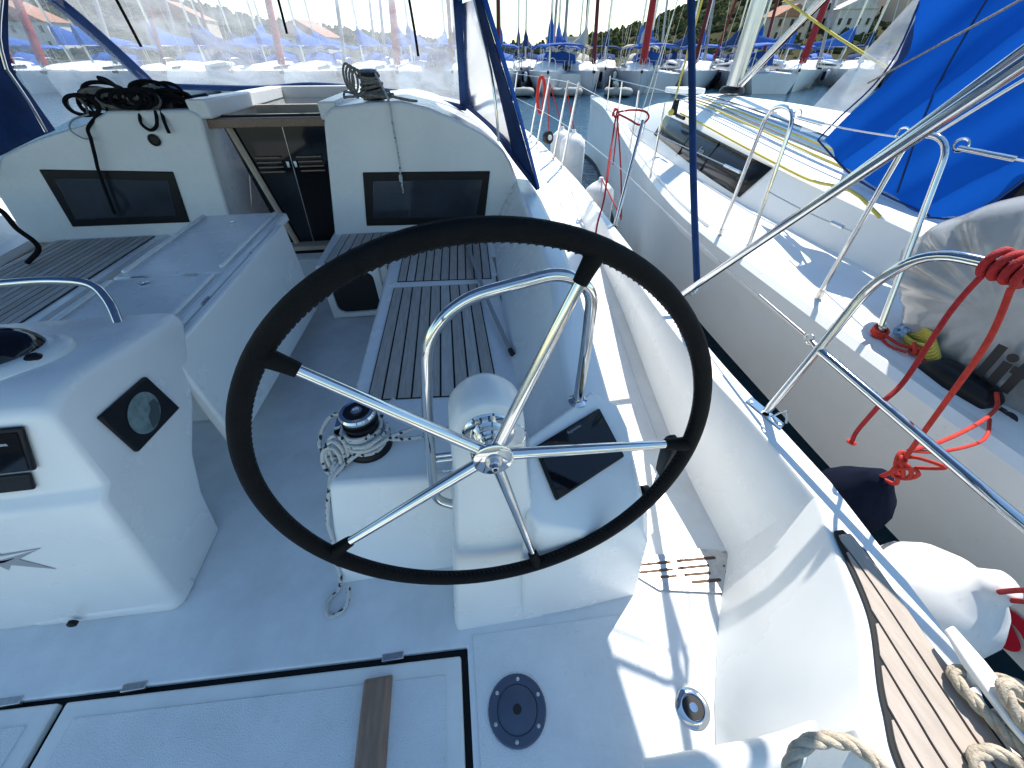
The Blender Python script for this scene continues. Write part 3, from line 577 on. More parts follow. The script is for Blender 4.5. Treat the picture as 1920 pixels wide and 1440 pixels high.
# star emblem on the aft face
stc = (-1.385, .40)
def star(name, pts, h, m):
    prism(name, [apt(stc[0]+a, stc[1]+b, .0015+h) for a, b in pts], (0,-.0008,0), m, cp)
star('star_emblem', [(-.13,.055),(-.03,.018),(-.012,.05),(.012,.022),(.115,.028),(.035,-.008),(.09,-.075),(.0,-.028),(-.02,-.05),(-.03,-.02),(-.12,-.03),(-.05,.0)], 0, GREYT)
star('star_emblem', [(-.12,.050),(-.03,.010),(.0,.002),(.11,.027),(.03,.018),(-.02,.014)], .001, FEND)
star('star_emblem', [(-.10,-.022),(-.04,.0),(-.005,-.012),(.03,.0),(.0,-.004)], .0012, NAVY)
# compass and hand rail on top of the pedestal
co = thing('compass', (-1.27,1.03,.865), 'black domed compass in a white ring on the pedestal top', 'compass')
lathe('bowl_ring', [(.150,-.01),(.150,.012),(.14,.022),(.105,.030),(.095,.026)], (-1.275,1.02,.858), (0,.10,1), GEL, co, n=48)
lathe('dome', [(.104,.024),(.10,.04),(.085,.062),(.06,.078),(.03,.087),(0,.089)], (-1.275,1.02,.858), (0,.10,1), GLASSB, co, n=44)
lathe('lubber_cap', [(.018,.02),(.018,.04),(.012,.046),(0,.046)], (-1.155,.985,.848), (0,.1,1), BLACK, co, n=20)
hr = thing('pedestal_handle', (-1.4,1.4,.8), 'chrome hand rail over the front of the compass pedestal', 'hand rail')
pipe('bar', [(-1.165,1.285,.80),(-1.19,1.34,.85),(-1.27,1.43,.895),(-1.42,1.455,.905),(-1.60,1.455,.90),(-1.66,1.40,.87),(-1.655,1.33,.80)], .0145, STEEL, hr, rad=.10)

# ------------------------------------------------------------------ spray hood over the companionway
dg = thing('spray_hood', (-1.3, 4.3, 1.1), 'dark blue spray hood with hazy clear windows over the companionway', 'spray hood')
def sheet(name, rows, m, parent, k=4, bulge=0, wob=0, solid=0):
    R_ = [crom(r, k) for r in rows]; n = len(R_[0]); R2 = list(zip(*[crom(c, k) for c in zip(*R_)]))
    vs = []; H = len(R2)
    for i, r in enumerate(R2):
        for j, p in enumerate(r):
            q = V(p)
            if wob: q = q+noise.noise_vector(q*2.3)*wob
            vs.append(q)
    fs = [(i*n+j, i*n+j+1, (i+1)*n+j+1, (i+1)*n+j) for i in range(H-1) for j in range(n-1)]
    return M(name, vs, fs, m, parent, smooth=80, solid=solid)
BL = [(-2.72,5.0,1.275),(-2.2,5.1,1.25),(-1.75,5.14,1.24),(-1.3,5.17,1.26),(-.75,5.16,1.225),(-.3,5.05,1.18),(.0,4.85,1.13),(.22,4.6,1.10)]
TL = [(-2.82,4.5,1.80),(-2.3,4.52,1.86),(-1.75,4.54,1.89),(-1.3,4.55,1.90),(-.75,4.54,1.90),(-.3,4.5,1.88),(.0,4.45,1.86),(.22,4.35,1.82)]
sheet('front_window', [BL, [lerp(a, b, .5)+V((0,.05,.02)) for a, b in zip(BL, TL)], TL], VINYL, dg, 4, wob=.012)
tube('bottom_band', [V(p)+V((0,-.02,-.005)) for p in BL], .024, NAVY, dg, n=8)
sheet('right_strap', [[(.175,4.63,1.10),(.18,4.53,1.48),(.17,4.34,1.84)],[(.255,4.55,1.10),(.235,4.45,1.48),(.24,4.30,1.84)]], NAVY, dg, 3, solid=.012)
sheet('right_window', [[(.25,4.55,1.10),(.24,4.45,1.45),(.235,4.30,1.80)],[(.40,3.9,1.02),(.36,3.88,1.40),(.285,3.85,1.79)],[(.52,3.25,.86),(.42,3.45,1.32),(.30,3.66,1.77)]], VINYL, dg, 4, wob=.01)
sheet('right_hem', [[(.51,3.27,.88),(.41,3.47,1.33),(.285,3.68,1.79)],[(.595,3.0,.79),(.465,3.28,1.28),(.30,3.58,1.80)],[(.625,2.93,.755),(.475,3.22,1.27),(.305,3.54,1.81)]], NAVY, dg, 4, solid=.008)
sheet('right_edge_trim', [[(.63,2.92,.755),(.485,3.21,1.27),(.31,3.53,1.81)],[(.645,2.95,.76),(.51,3.24,1.275),(.345,3.56,1.82)]], BLUE2, dg, 4, solid=.008)
sheet('side_band', [[(.24,4.60,1.09),(.40,3.92,1.0),(.50,3.35,.88),(.62,2.93,.75)],[(.245,4.58,1.13),(.395,3.92,1.045),(.485,3.35,.94),(.58,2.99,.83)]], NAVY, dg, 4, solid=.008)
sheet('left_strap', [[(-2.79,5.02,1.30),(-2.84,4.80,1.55),(-2.88,4.5,1.82)],[(-2.66,5.0,1.29),(-2.71,4.78,1.55),(-2.76,4.5,1.83)]], NAVY, dg, 3, solid=.012)
sheet('left_window', [[(-2.76,5.0,1.28),(-2.79,4.78,1.54),(-2.84,4.5,1.81)],[(-2.92,4.55,1.18),(-2.90,4.4,1.48),(-2.86,4.3,1.80)],[(-3.02,4.0,1.06),(-2.98,3.98,1.40),(-2.83,3.95,1.80)]], VINYL, dg, 4, wob=.01)
sheet('left_panel', [[(-3.02,4.02,1.05),(-2.96,3.93,1.25),(-2.90,3.85,1.43),(-2.78,3.86,1.62),(-2.64,3.88,1.82)],[(-3.22,3.55,.93),(-3.15,3.5,1.2),(-3.1,3.5,1.43),(-3.0,3.55,1.62),(-2.9,3.6,1.82)],[(-3.35,3.0,.82),(-3.3,3.1,1.15),(-3.2,3.15,1.43),(-3.1,3.3,1.62),(-2.98,3.4,1.83)]], NAVY, dg, 3, wob=.01, solid=.006)
tube('frame_bow', [(-2.97,3.86,1.06),(-2.89,3.78,1.25),(-2.845,3.72,1.42)], .012, STEEL, dg, k=3)
tube('frame_bow', [(-2.845,3.72,1.42),(-2.77,3.73,1.58),(-2.60,3.76,1.80)], .012, STEEL, dg, k=3)
tube('frame_bow', [(.41,3.46,.98),(.40,3.46,1.15),(.37,3.50,1.4),(.27,3.62,1.82)], .011, STEEL, dg, k=3)
RT = [[(-2.95,3.5,1.80),(-2.3,3.62,1.98),(-1.3,3.66,2.04),(-.4,3.64,2.0),(.33,3.58,1.80)], [(-2.88,4.0,1.82),(-2.3,4.1,1.97),(-1.3,4.15,2.02),(-.4,4.1,1.98),(.28,4.0,1.82)], [TL[0],TL[1],TL[3],TL[5],TL[7]]]
sheet('roof_canvas', RT, CANOPY, dg, 4, solid=.004)
for P in ([(-2.36,4.45,1.84),(-2.345,4.44,1.66),(-2.35,4.46,1.54)], [(-1.195,4.45,1.88),(-1.20,4.45,1.74),(-1.205,4.45,1.62)], [(-.185,4.42,1.86),(-.17,4.42,1.64),(-.165,4.42,1.48)]):
    tube('hanging_strap', P, .011, BLKR, dg, n=6)

# ------------------------------------------------------------------ bimini canopy that shades the cockpit
bi = thing('bimini', (-1.0, 2.2, 2.0), 'blue bimini canopy on stainless bows above the cockpit', 'bimini')
bows = []
for y, z in ((.5,2.06),(.9,2.14),(1.7,2.18),(2.6,2.12),(3.22,1.99)):
    bows.append([(-3.55,y,z-.16),(-2.8,y,z-.03),(-1.2,y,z+.03),(.4,y,z-.02),(1.31,y,z-.12)])
sheet('canopy', bows, PALEC, bi, 4, solid=.004)
sheet('shade_panel', [[(-3.2,y,z-.16),(-2.8,y,z-.03),(-1.2,y,z+.03),(.4,y,z-.02),(1.2,y,z-.12)] for y, z in ((3.245,2.06),(3.7,2.10),(4.1,2.10))], PALEC, bi, 3, solid=.004)  # unseen panel added to block the sun, leaving a thin lit slit
for b in bows: tube('bow', b, .0125, STEEL, bi)
tube('main_bow', [(1.175,1.74,.455),(1.192,1.305,.966),(1.21,.87,1.476),(1.215,.70,1.675),(1.21,.72,1.90),(1.25,.9,2.03)], .0165, STEEL, bi, k=10, n=16)
tube('aft_bow', [(1.215,1.16,1.16),(1.23,.86,1.55),(1.235,.70,1.76),(1.24,.72,1.92)], .010, STEEL, bi, k=4)
tube('shadow_tube', [(1.457,1.52,1.70),(1.50,1.38,1.90),(1.537,1.24,2.10),(1.31,1.3,2.05)], .014, STEEL, bi, k=3)  # unseen tube added to throw a shadow stripe on the walkway floor
tube('shadow_cord', [(1.57,1.61,1.75),(1.607,1.33,2.1),(1.31,1.4,2.05)], .006, NAVY, bi, k=3)  # added out of view to cast a thinner shadow line nearby
lathe('bow_foot', [(.03,0),(.03,.008),(.018,.014),(.018,.05),(0,.05)], (1.175,1.745,.45), (.02,-.45,.5), STEEL, bi)
tube('sleeved_strut', [(1.225,1.66,.60),(1.17,1.88,1.05),(1.10,2.16,1.67),(1.06,2.35,2.06)], .0165, NAVY, bi, k=4, n=12)
tube('strut_clamp', [(1.229,1.645,.565),(1.224,1.665,.605)], .012, STEEL, bi, straight=True)
tube('clamp_ring', [(1.229-.02+.02*cos(t),1.65,.56+.022*sin(t)) for t in [i*pi/4 for i in range(8)]], .004, STEEL, bi, closed=True, k=3)

# ------------------------------------------------------------------ coachroof gear
cl = thing('rope_clutches', (-2.1,3.75,1.21), 'black bank of rope clutches on the port side of the coachroof', 'rope clutch')
for i in range(4):
    loft('clutch', [[(-2.20+.10*i,y,1.19),(-2.20+.10*i,y,z),(-2.125+.10*i,y,z),(-2.125+.10*i,y,1.19)] for y, z in ((3.50,1.25),(3.58,1.30),(3.78,1.29),(3.88,1.23))], BLACK, cl, bevel=.01)
tube('lever', [(-2.15,3.62,1.29),(-2.20,3.60,1.36),(-2.26,3.62,1.375)], .014, BLACK, cl)
lathe('clutch_winch', [(.062,0),(.06,.03),(.048,.05),(.046,.09),(.062,.12),(.062,.14),(0,.15)], (-2.18,3.9,1.20), (0,0,1), BLACK, cl)
tube('stopper_bar', [(-1.78,3.62,1.245),(-1.70,3.75,1.255)], .03, BLACK, cl, straight=True)
random.seed(3)
bp = thing('black_rope_pile', (-2.15,3.5,1.22), 'tangled black rope piled over the clutches beside the port window', 'rope')
for i in range(30):
    x, y = random.uniform(-2.36,-1.82), random.uniform(3.42,3.66); r = random.uniform(.035,.085); z = 1.225+random.uniform(0,.08); t0 = random.random()*6
    tube('rope_loop', [(x+r*1.5*cos(t0+t), y+.4*r*sin(t), z+r*sin(t0+t)*.7) for t in [k*pi/4 for k in range(8)]], .0115, BLKR if i % 3 else GREYR, bp, closed=True, k=3, n=7)
for q in range(3):
    tube('rope_loop', [(-2.42+.06*q+.05*cos(t), 3.52, 1.235+.055*sin(t)) for t in [k*pi/4 for k in range(8)]], .007, GREYR if q == 0 else BLKR, bp, closed=True, k=3, n=7)
tube('hanging_end', [(-2.26,3.44,1.20),(-2.335,3.375,1.13),(-2.35,3.36,1.07),(-2.39,3.36,.97),(-2.43,3.355,.86),(-2.50,3.355,.60)], .010, BLKR, bp, n=8)
tube('hanging_loop', [(-2.0,3.42,1.21),(-2.005,3.375,1.15),(-1.97,3.37,1.11),(-1.92,3.37,1.13),(-1.90,3.38,1.17),(-1.90,3.41,1.21)], .010, BLKR, bp, n=8)
tube('hanging_end', [(-1.87,3.42,1.21),(-1.86,3.375,1.15),(-1.862,3.37,1.09)], .011, BLKR, bp, n=8)
tube('hanging_loop', [(-2.30,3.40,1.20),(-2.40,3.37,1.17),(-2.44,3.365,1.12),(-2.40,3.365,1.075),(-2.36,3.365,1.07)], .005, GREYT, bp, n=7)
tag(tube('black_cable', [(-2.86,2.9,.83),(-2.77,2.9,.77),(-2.765,2.9,.66),(-2.73,2.9,.575),(-2.75,2.9,.515),(-2.87,2.9,.44)], .014, BLKR, None), 'thick black cable hanging down the port coaming', 'cable')
cw2 = thing('coachroof_winch', (-.46,3.36,1.26), 'black coachroof winch buried in grey rope beside the companionway', 'winch')
lathe('drum', [(.072,0),(.068,.02),(.052,.035),(.049,.09),(.060,.12),(.064,.13),(.064,.15)], (-.47,3.40,1.255), (0,0,1), BLACK, cw2, n=36)
lathe('cap', [(.063,.15),(.055,.165),(.03,.17),(0,.17)], (-.47,3.40,1.255), (0,0,1), STEELW, cw2, n=36)
gr = thing('grey_rope_coil', (-.47,3.35,1.26), 'grey rope coiled over the coachroof winch with one end hanging down', 'rope')
for i in range(7):
    z = 1.29+.016*i; tube('turn', [(-.47+(.066+.01*sin(i*2+t))*cos(t), 3.40+(.066+.008*cos(i+t))*sin(t), z+.012*sin(t+i)) for t in [k*pi/5 for k in range(10)]], .0085, GREYR, gr, closed=True, k=2, n=7)
for i in range(4):
    tube('loop', [(-.60+.02*i+(.03+.004*i)*cos(t), 3.36, 1.38+.07*sin(t)-.01*i) for t in [k*pi/5 for k in range(10)]], .0075, GREYR, gr, closed=True, k=2, n=7)
for i in range(7):
    x = random.uniform(-.62,-.34); tube('loop', [(x+.075*cos(t+i), 3.30+.04*sin(t)+.005*i, 1.275+.02*random.random()+.012*sin(2*t)) for t in [k*pi/5 for k in range(10)]], .0075, GREYR, gr, closed=True, k=2, n=7)
tube('loop', [(-.33,3.28,1.28),(-.22,3.25,1.26),(-.17,3.27,1.255),(-.22,3.31,1.258),(-.35,3.33,1.28)], .0075, GREYR, gr, n=7)
tube('hanging_end', [(-.42,3.34,1.40),(-.38,3.27,1.33),(-.345,3.19,1.25),(-.345,3.17,1.15),(-.345,3.165,.95),(-.352,3.165,.80),(-.355,3.165,.71)], .0065, BRAID, gr, n=8)
tube('end_knot', [(-.353,3.165,.83),(-.356,3.165,.79)], .013, BRAID, gr, straight=True)
tag(tube('coaming_wire', [(.60,2.9,.62),(.52,3.0,.55),(.44,3.1,.45)], .004, STEELW, None), 'thin steel wire on the coaming end below the spray hood', 'wire')

# ------------------------------------------------------------------ rails, stanchions, lifelines of our yacht
pp = thing('pushpit_rail', (1.13,.86,.45), 'bent stainless pushpit rail on the starboard bulwark with red rope tied on', 'rail')
pipe('rail', [(1.125,.865,.462),(1.185,.875,.72),(1.235,.885,.98),(1.26,.82,1.10),(1.30,.68,1.115),(1.35,.45,1.12),(1.38,-.2,1.12),(1.35,-1.1,1.10)], .0145, STEEL, pp, rad=.10)
pipe('mid_rail', [(1.19,.875,.74),(1.20,.26,.705),(1.21,-.3,.70),(1.2,-1.1,.70)], .0135, STEEL, pp, rad=.05)
prism('base_plate', [(1.085,.935,.452),(1.125,.955,.452),(1.155,.80,.452),(1.12,.775,.452)], (0,0,.004), STEEL, pp, bevel=.002)
tube('base_loop', [(1.13,.84,.456),(1.165,.83,.49),(1.16,.80,.456)], .004, STEEL, pp)
for x, y in ((1.105,.925),(1.135,.80)): lathe('bolt', [(.006,0),(.006,.003),(0,.004)], (x, y, .456), (0,0,1), STEELW, pp, n=10)
tube('fitting', [(1.19,.885,.74),(1.195,.92,.745)], .009, STEELW, pp, straight=True)
tube('fitting_ring', [(1.195,.93+.018*cos(t),.745+.018*sin(t)) for t in [i*pi/4 for i in range(8)]], .003, STEELW, pp, closed=True, k=3)
tag(tube('edge_moulding', [(.36,.005,.10),(.60,-.005,.24),(.70,.0,.30),(.765,.005,.335)], .036, GEL, None, n=18), 'thick rounded white edge at the lower right corner of the cockpit', 'edge moulding')
def stanchion(base, top, label, r=.0125):
    s = thing('stanchion', base, label, 'stanchion', 'stanchions along the starboard deck edge')
    tube('post', [base, top], r, STEEL, s, straight=True, n=12)
    b = V(base); lathe('socket', [(.028,0),(.028,.004),(.017,.008),(.017,.05),(0,.05)], b, V(top)-b, STEELW, s, n=16)
    return s
stanchion((1.285,2.965,.455), (1.45,3.18,1.13), 'steel stanchion on the bulwark beside the hanging red rope')
stanchion((1.28,4.72,.53), (1.36,4.62,1.28), 'nearest steel gate stanchion beside the forward white fenders')
stanchion((1.27,5.10,.54), (1.36,5.02,1.28), 'second steel gate stanchion forward of the white fenders')
stanchion((1.26,6.05,.56), (1.36,5.92,1.28), 'paired steel stanchion with red line coiled on it, nearer one')
stanchion((1.26,6.55,.57), (1.36,6.40,1.28), 'paired steel stanchion with red line coiled on it, farther one')
stanchion((1.23,8.3,.6), (1.30,8.1,1.26), 'lone steel stanchion closest to the edge of the spray hood')
def wire(pts, label, r=.003, m=STEELW, cat='lifeline'): return tag(tube('lifeline', pts, r, m, None, n=6, k=3), label, cat)
wire([(1.195,.94,.745),(1.30,2.0,.74),(1.365,3.07,.79)], 'steel lifeline running forward from the pushpit rail')
tube('turnbuckle', [(1.2,.96,.745),(1.225,1.25,.744)], .0065, STEELW, pp, straight=True)
wire([(1.45,3.18,1.12),(1.36,4.62,1.26),(1.36,5.9,1.26),(1.30,8.1,1.24),(.6,10.4,1.3)], 'upper lifeline between our forward stanchions')
wire([(1.36,3.07,.80),(1.32,4.66,.9),(1.31,6.0,.92),(1.27,8.2,.92)], 'lower lifeline between our forward stanchions')
# red lines
rl = thing('red_fender_line', (1.45,3.8,1.1), 'red line bowed on the lifeline beside the stanchion with ends hanging', 'rope')
tube('knot', [(1.47+.025*cos(t), 3.80+.03*sin(t*1.3), 1.115+.028*sin(t)) for t in [i*.8 for i in range(14)]], .007, REDR, rl, k=3, n=8)
tube('bow_loop', [(1.47,3.78,1.12),(1.53,3.62,1.15),(1.60,3.50,1.15),(1.62,3.46,1.11),(1.58,3.52,1.06),(1.52,3.60,1.09),(1.48,3.74,1.11)], .0075, REDR, rl, n=8)
tube('end', [(1.47,3.78,1.10),(1.36,3.50,.85),(1.23,3.15,.62),(1.12,2.93,.50),(1.07,2.80,.43),(1.06,2.74,.40)], .0075, REDR, rl, n=8)
tube('splice', [(1.38,3.55,.89),(1.28,3.28,.70)], .011, REDR, rl, straight=True, n=8)
tube('end', [(1.48,3.78,1.10),(1.50,3.60,.80),(1.51,3.44,.5),(1.51,3.38,.36)], .007, REDR, rl, n=8)
tube('end', [(1.50,3.80,1.12),(1.53,3.85,.9),(1.56,3.9,.7)], .006, REDR, rl, n=8)
rh = thing('red_line_coil', (1.33,6.2,1.1), 'red line looped on the forward pair of stanchions', 'rope')
for i in range(3):
    tube('loop', [(1.34+.012*i+.05*cos(t), 6.35, 1.07+.20*sin(t)) for t in [k*pi/5 for k in range(10)]], .011, ORR, rh, closed=True, k=2, n=7)
tube('end', [(1.38,6.0,1.2),(1.37,5.9,.8),(1.38,5.8,.62)], .008, ORR, rh)
rp2 = thing('red_pushpit_rope', (1.3,.68,1.1), 'thick red rope hitched on the pushpit rail at the right edge', 'rope')
for i in range(4):
    tube('turn', [(1.298+.004*i+.026*cos(t), .70-.022*i+.006*t/6, 1.116+.030*sin(t)) for t in [k*pi/5 for k in range(10)]], .0095, REDR, rp2, closed=True, k=2, n=9)
tube('tail', [(1.29,.70,1.09),(1.29,.70,.98),(1.27,.66,.78),(1.235,.645,.715),(1.26,.66,.66),(1.36,.71,.48),(1.40,.72,.405)], .007, REDR, rp2, n=9)
lathe('stopper', [(.014,0),(.017,.006),(.012,.012),(0,.012)], (1.40,.72,.395), (.2,.1,1), ORR, rp2, n=14)
tube('tail', [(1.30,.64,1.08),(1.31,.60,.95),(1.35,.585,.74),(1.38,.575,.58),(1.395,.57,.50)], .007, ORR, rp2, n=9)
for i in range(4):
    tube('hitch', [(1.40+.018*cos(t+i), .57-.01*i+.02*sin(t+i*.7), .47+.035*sin(t)-.006*i) for t in [k*pi/4 for k in range(8)]], .0065, ORR, rp2, closed=True, k=2, n=7)
tube('hitch', [(1.40,.57,.5),(1.41,.55,.52),(1.44,.50,.53),(1.43,.545,.47)], .006, ORR, rp2, n=7)
tube('lashing', [(1.39,.575,.53),(1.55,.60,.52),(1.78,.66,.50),(2.0,.74,.47),(2.06,.80,.49)], .007, ORR, rp2, n=7)
tube('lashing', [(1.39,.575,.53),(1.56,.58,.49),(1.80,.62,.46),(1.98,.72,.435)], .006, ORR, rp2, n=7)

# ------------------------------------------------------------------ fenders between the hulls
fd = thing('covered_fender', (1.5,.62,-.1), 'fender in a dark navy fleece cover between the hulls', 'fender')
def egg(name, c, prof, m, parent, axis=(0,0,1), n=32, wr=0):
    a = V(axis).normalized(); u = a.orthogonal().normalized(); v = a.cross(u); vs = []; fs = []
    for r, h in prof:
        for j in range(n):
            t = 2*pi*j/n; k = 1+wr*(noise.noise(V((3*cos(t), 3*sin(t), h*9)))+.5*sin(9*t)*max(0, h)*2.0); vs.append(V(c)+a*h+(u*cos(t)+v*sin(t))*max(r, 1e-4)*k)
    for i in range(len(prof)-1): fs += [(i*n+j, i*n+(j+1) % n, (i+1)*n+(j+1) % n, (i+1)*n+j) for j in range(n)]
    fs += [tuple(range(n)), tuple(range((len(prof)-1)*n, len(prof)*n))]
    return M(name, vs, fs, m, parent, smooth=70)
egg('cover', (1.47,.62,.18), [(.03,.165),(.045,.14),(.07,.10),(.105,.05),(.125,0),(.13,-.06),(.125,-.12)], NAVYF, fd, axis=(-.05,-.12,1), wr=.06)
egg('fender_body', (1.47,.635,.17), [(.122,-.11),(.122,-.4),(.09,-.5),(.02,-.55)], FEND, fd, axis=(-.05,-.12,1))
tube('lanyard', [(1.45,.60,.34),(1.44,.585,.39),(1.41,.575,.44),(1.40,.57,.47)], .007, ORR, fd, n=8)
tube('lanyard', [(1.46,.60,.33),(1.45,.555,.36),(1.42,.56,.42),(1.405,.565,.46)], .007, ORR, fd, n=8)
ff = thing('round_fender', (1.48,.27,-.1), 'large white round fender between the hulls at the lower right', 'fender')
egg('fender_body', (1.475,.265,.125), [(.02,.215),(.04,.21),(.05,.18),(.06,.15),(.11,.115),(.158,.06),(.178,0),(.172,-.07),(.13,-.16),(.05,-.22),(0,-.23)], FEND, ff, axis=(.15,-.22,1), wr=.02)
tube('rope', [(1.50,.215,.275),(1.44,.20,.36),(1.36,.17,.48),(1.24,.10,.68)], .007, REDR, ff, n=8)
tube('rope', [(1.52,.20,.26),(1.46,.17,.36),(1.36,.12,.5),(1.24,.05,.68)], .0075, REDR, ff, n=8)
def cylfender(c, r, h, label, rope_to):
    t = thing('fender', (c[0], c[1], c[2]-h/2), label, 'fender', 'white cylinder fenders between the yachts')
    egg('fender_body', c, [(.02,h/2+.06),(.03,h/2+.03),(r*.55,h/2),(r*.92,h/2-.05),(r,h/2-.12),(r,-h/2+.12),(r*.9,-h/2+.04),(r*.4,-h/2)], FEND, t)
    tube('lanyard', [V(c)+V((0,0,h/2+.05)), rope_to], .006, REDR, t, straight=True); return t
cylfender((1.60,5.45,.35), .16, .75, 'white cylinder fender forward by the gate stanchions', (1.36,5.1,1.24))
cylfender((1.62,6.1,.32), .15, .72, 'white cylinder fender furthest forward between the yachts', (1.36,5.95,1.24))
cylfender((1.52,4.05,.15), .15, .70, 'white cylinder fender hanging below the red bow knot', (1.51,3.4,.38))
cf = thing('black_block', (1.31,5.75,.6), 'small dark deck block with white sheave by the gate stanchions', 'block')
lathe('cheek', [(.07,-.03),(.075,0),(.07,.03)], (1.31,5.62,.68), (.6,-1,.2), BLACK, cf)
lathe('sheave', [(.03,.03),(.03,.045),(0,.05)], (1.31,5.62,.68), (.6,-1,.2), FEND, cf)
ck = thing('mooring_cleat', (1.03,.07,.45), 'white flat cleat on the teak quarter with mooring rope', 'cleat')
loft('horn', [[(1.018,.125,.505),(1.045,.13,.505),(1.045,.13,.515),(1.018,.125,.515)],[(1.0,.06,.497),(1.042,.06,.497),(1.042,.06,.517),(1.0,.06,.517)],[(.985,-.03,.50),(1.03,-.035,.50),(1.03,-.035,.515),(.985,-.03,.515)],[(.975,-.10,.512),(1.01,-.105,.512),(1.01,-.105,.52),(.975,-.10,.52)]], GEL, ck, bevel=.004)
for y in (.04,-.02): box('foot', (1.0, y-.012, .456), (1.03, y+.012, .50), GEL, ck)
mr = thing('mooring_rope', (1.0,-.05,.46), 'thick beige three-strand mooring rope around the cleat', 'rope')
strands('turn', [(1.06,-.10,.52),(1.05,-.02,.50),(1.02,.045,.485),(.985,.055,.482),(.975,.02,.485),(.985,-.04,.485),(1.0,-.12,.485),(1.0,-.25,.48)], .0125, HEMP, mr)
strands('turn', [(1.075,-.06,.515),(1.045,.0,.53),(1.015,.02,.54),(.998,.0,.535),(1.0,-.06,.52),(1.02,-.15,.50)], .0125, HEMP, mr)
strands('turn', [(1.10,-.04,.50),(1.07,.015,.51),(1.05,.03,.50),(1.035,.02,.49),(1.04,-.05,.485),(1.05,-.2,.48)], .0125, HEMP, mr)
strands('turn', [(.87,-.16,.475),(.885,-.075,.478),(.92,-.06,.48),(.96,-.075,.48),(.99,-.13,.48)], .0125, HEMP, mr)
m2 = thing('shaded_mooring_rope', (.64,-.03,.42), 'thick rope bend lying in shade at the bottom right edge', 'rope')
strands('bend', [(.52,-.10,.40),(.555,-.03,.425),(.60,.0,.44),(.655,.0,.45),(.70,-.02,.455),(.725,-.07,.455),(.72,-.16,.45)], .0145, HEMP, m2)

# ------------------------------------------------------------------ neighbouring yacht
NY = thing('moored_yacht', (4.15,5,-.85), 'white sailing yacht moored alongside with a blue canvas hood', 'yacht')
NS = crom([(1.95,-3,.40),(1.90,.4,.41),(1.92,1.6,.42),(2.02,3.2,.43),(2.36,4.9,.45),(2.85,6.8,.47),(3.42,9,.50),(3.9,11,.54),(4.13,12.7,.58)], 5)
CX = 4.15
def nsec(p, s=1):
    x, y, z = p; t = min(1, max(0, (y-4)/8.7)); ins = .67 if y < 3 else max(.05, .67-.32*(y-3))
    ins = min(ins, max(0, (CX-x-.02)*.6)); f = lambda d: CX-s*(CX-x-d)
    k = ins/.67; return [(f(ins*1.4), y, -1.0),(f(ins*1.25), y, -.80),(f(ins*1.0), y, -.52*k-.7*(1-k)),(f(.14*k+.02), y, -.34*k-.6*(1-k)),(f(.09*k+.01), y, -.04),(f(.04), y, z-.16),(f(-.012), y, z-.13),(f(-.012), y, z-.02),(f(.02), y, z+.012),(f(.07), y, z+.008)]
for s, nm in ((1,'hull_side'),(-1,'far_hull_side')):
    loft(nm, [nsec(p, s) for p in NS], HULLW, NY, closed=False, smooth=40)
loft('boot_stripe', [[(V(nsec(p)[1])+V((-.012,0,h))) for h in (-.06,.02)] for p in NS], BOOT, NY, closed=False)
loft('deck', [[(x+.07+(2*CX-2*x-.14)*k, y, z+.006+.05*sin(pi*k)) for k in (0,.25,.5,.75,1)] for x, y, z in NS], DECKW, NY, closed=False)
loft('toe_rail', [[(x+.045,y,z),(x+.045,y,z+.035),(x+.07,y,z+.035),(x+.07,y,z)] for x, y, z in NS if y > 2.6], GEL, NY, bevel=.008)
# coachroof and cockpit coaming, sections (y, side foot x, foot z, shoulder x, shoulder z, crown z)
CR = [(.2,2.66,.42,2.70,.60,.63),(1.2,2.64,.42,2.69,.68,.71),(2.2,2.62,.43,2.70,.74,.80),(3.2,2.64,.44,2.76,.79,.89),(4.2,2.70,.46,2.86,.85,.97),(5.4,2.84,.50,3.04,.90,1.03),(6.6,3.02,.54,3.24,.90,1.04),(7.6,3.25,.55,3.45,.80,.92),(8.4,3.5,.52,3.62,.60,.62)]
CRS = list(zip(*[crom([(v, r[0], 0) for v in [r[i]]][0:1]*1 if False else [(r[i], r[0], 0) for r in CR], 4) for i in range(1, 6)]))
secs = []
for q in CRS:
    y = q[0].y; fx, fz, sx, szz, cz = [a.x for a in q]
    h = [(fx-.01,y,fz-.05),(fx,y,fz),(fx+(sx-fx)*.5,y,fz+(szz-fz)*.5),(sx-.008,y,szz-.025),(sx+.02,y,szz),(sx+.16,y,szz+(cz-szz)*.25),(sx+.6,y,szz+(cz-szz)*.72),(CX,y,cz)]
    secs.append(h+[(2*CX-a, b, c) for a, b, c in h[-2::-1]])
loft('coachroof', secs, DECKW, NY, closed=False, smooth=28)
def cr(y):
    for a, b in zip(CRS, CRS[1:]):
        if a[0].y <= y <= b[0].y:
            t = (y-a[0].y)/(b[0].y-a[0].y); return [p.x+(q.x-p.x)*t for p, q in zip(a, b)]
def side(y, t, o=.006):
    fx, fz, sx, sz, cz = cr(y); n = V((-(sz-fz), 0, sx-fx)).normalized(); return V((fx+(sx-fx)*t, y, fz+(sz-fz)*t))+n*o
wy_ = [3.28+.28*i for i in range(11)]
def tb_(y): # lower and upper edges of the dark window band
    t = (y-3.28)/2.8; return (.10+.10*t if y > 3.5 else .30-.0*t, .90-.06*t) if False else (.12+.12*t, .90-.08*t)
wl = loft('window_band', [[side(y if k else y+.16*(1-i/10), (tb_(y)[0] if k == 0 else tb_(y)[1]), .008) for k in (0, 1)] for i, y in enumerate(wy_)], DARKW, NY, closed=False, solid=.012)
text('window_lettering', 'fun', .10, side(4.55,.45,.02), side(4.2,.45)-side(4.55,.45), side(4.3,.8)-side(4.3,.2), GREYT, wl, .0005)
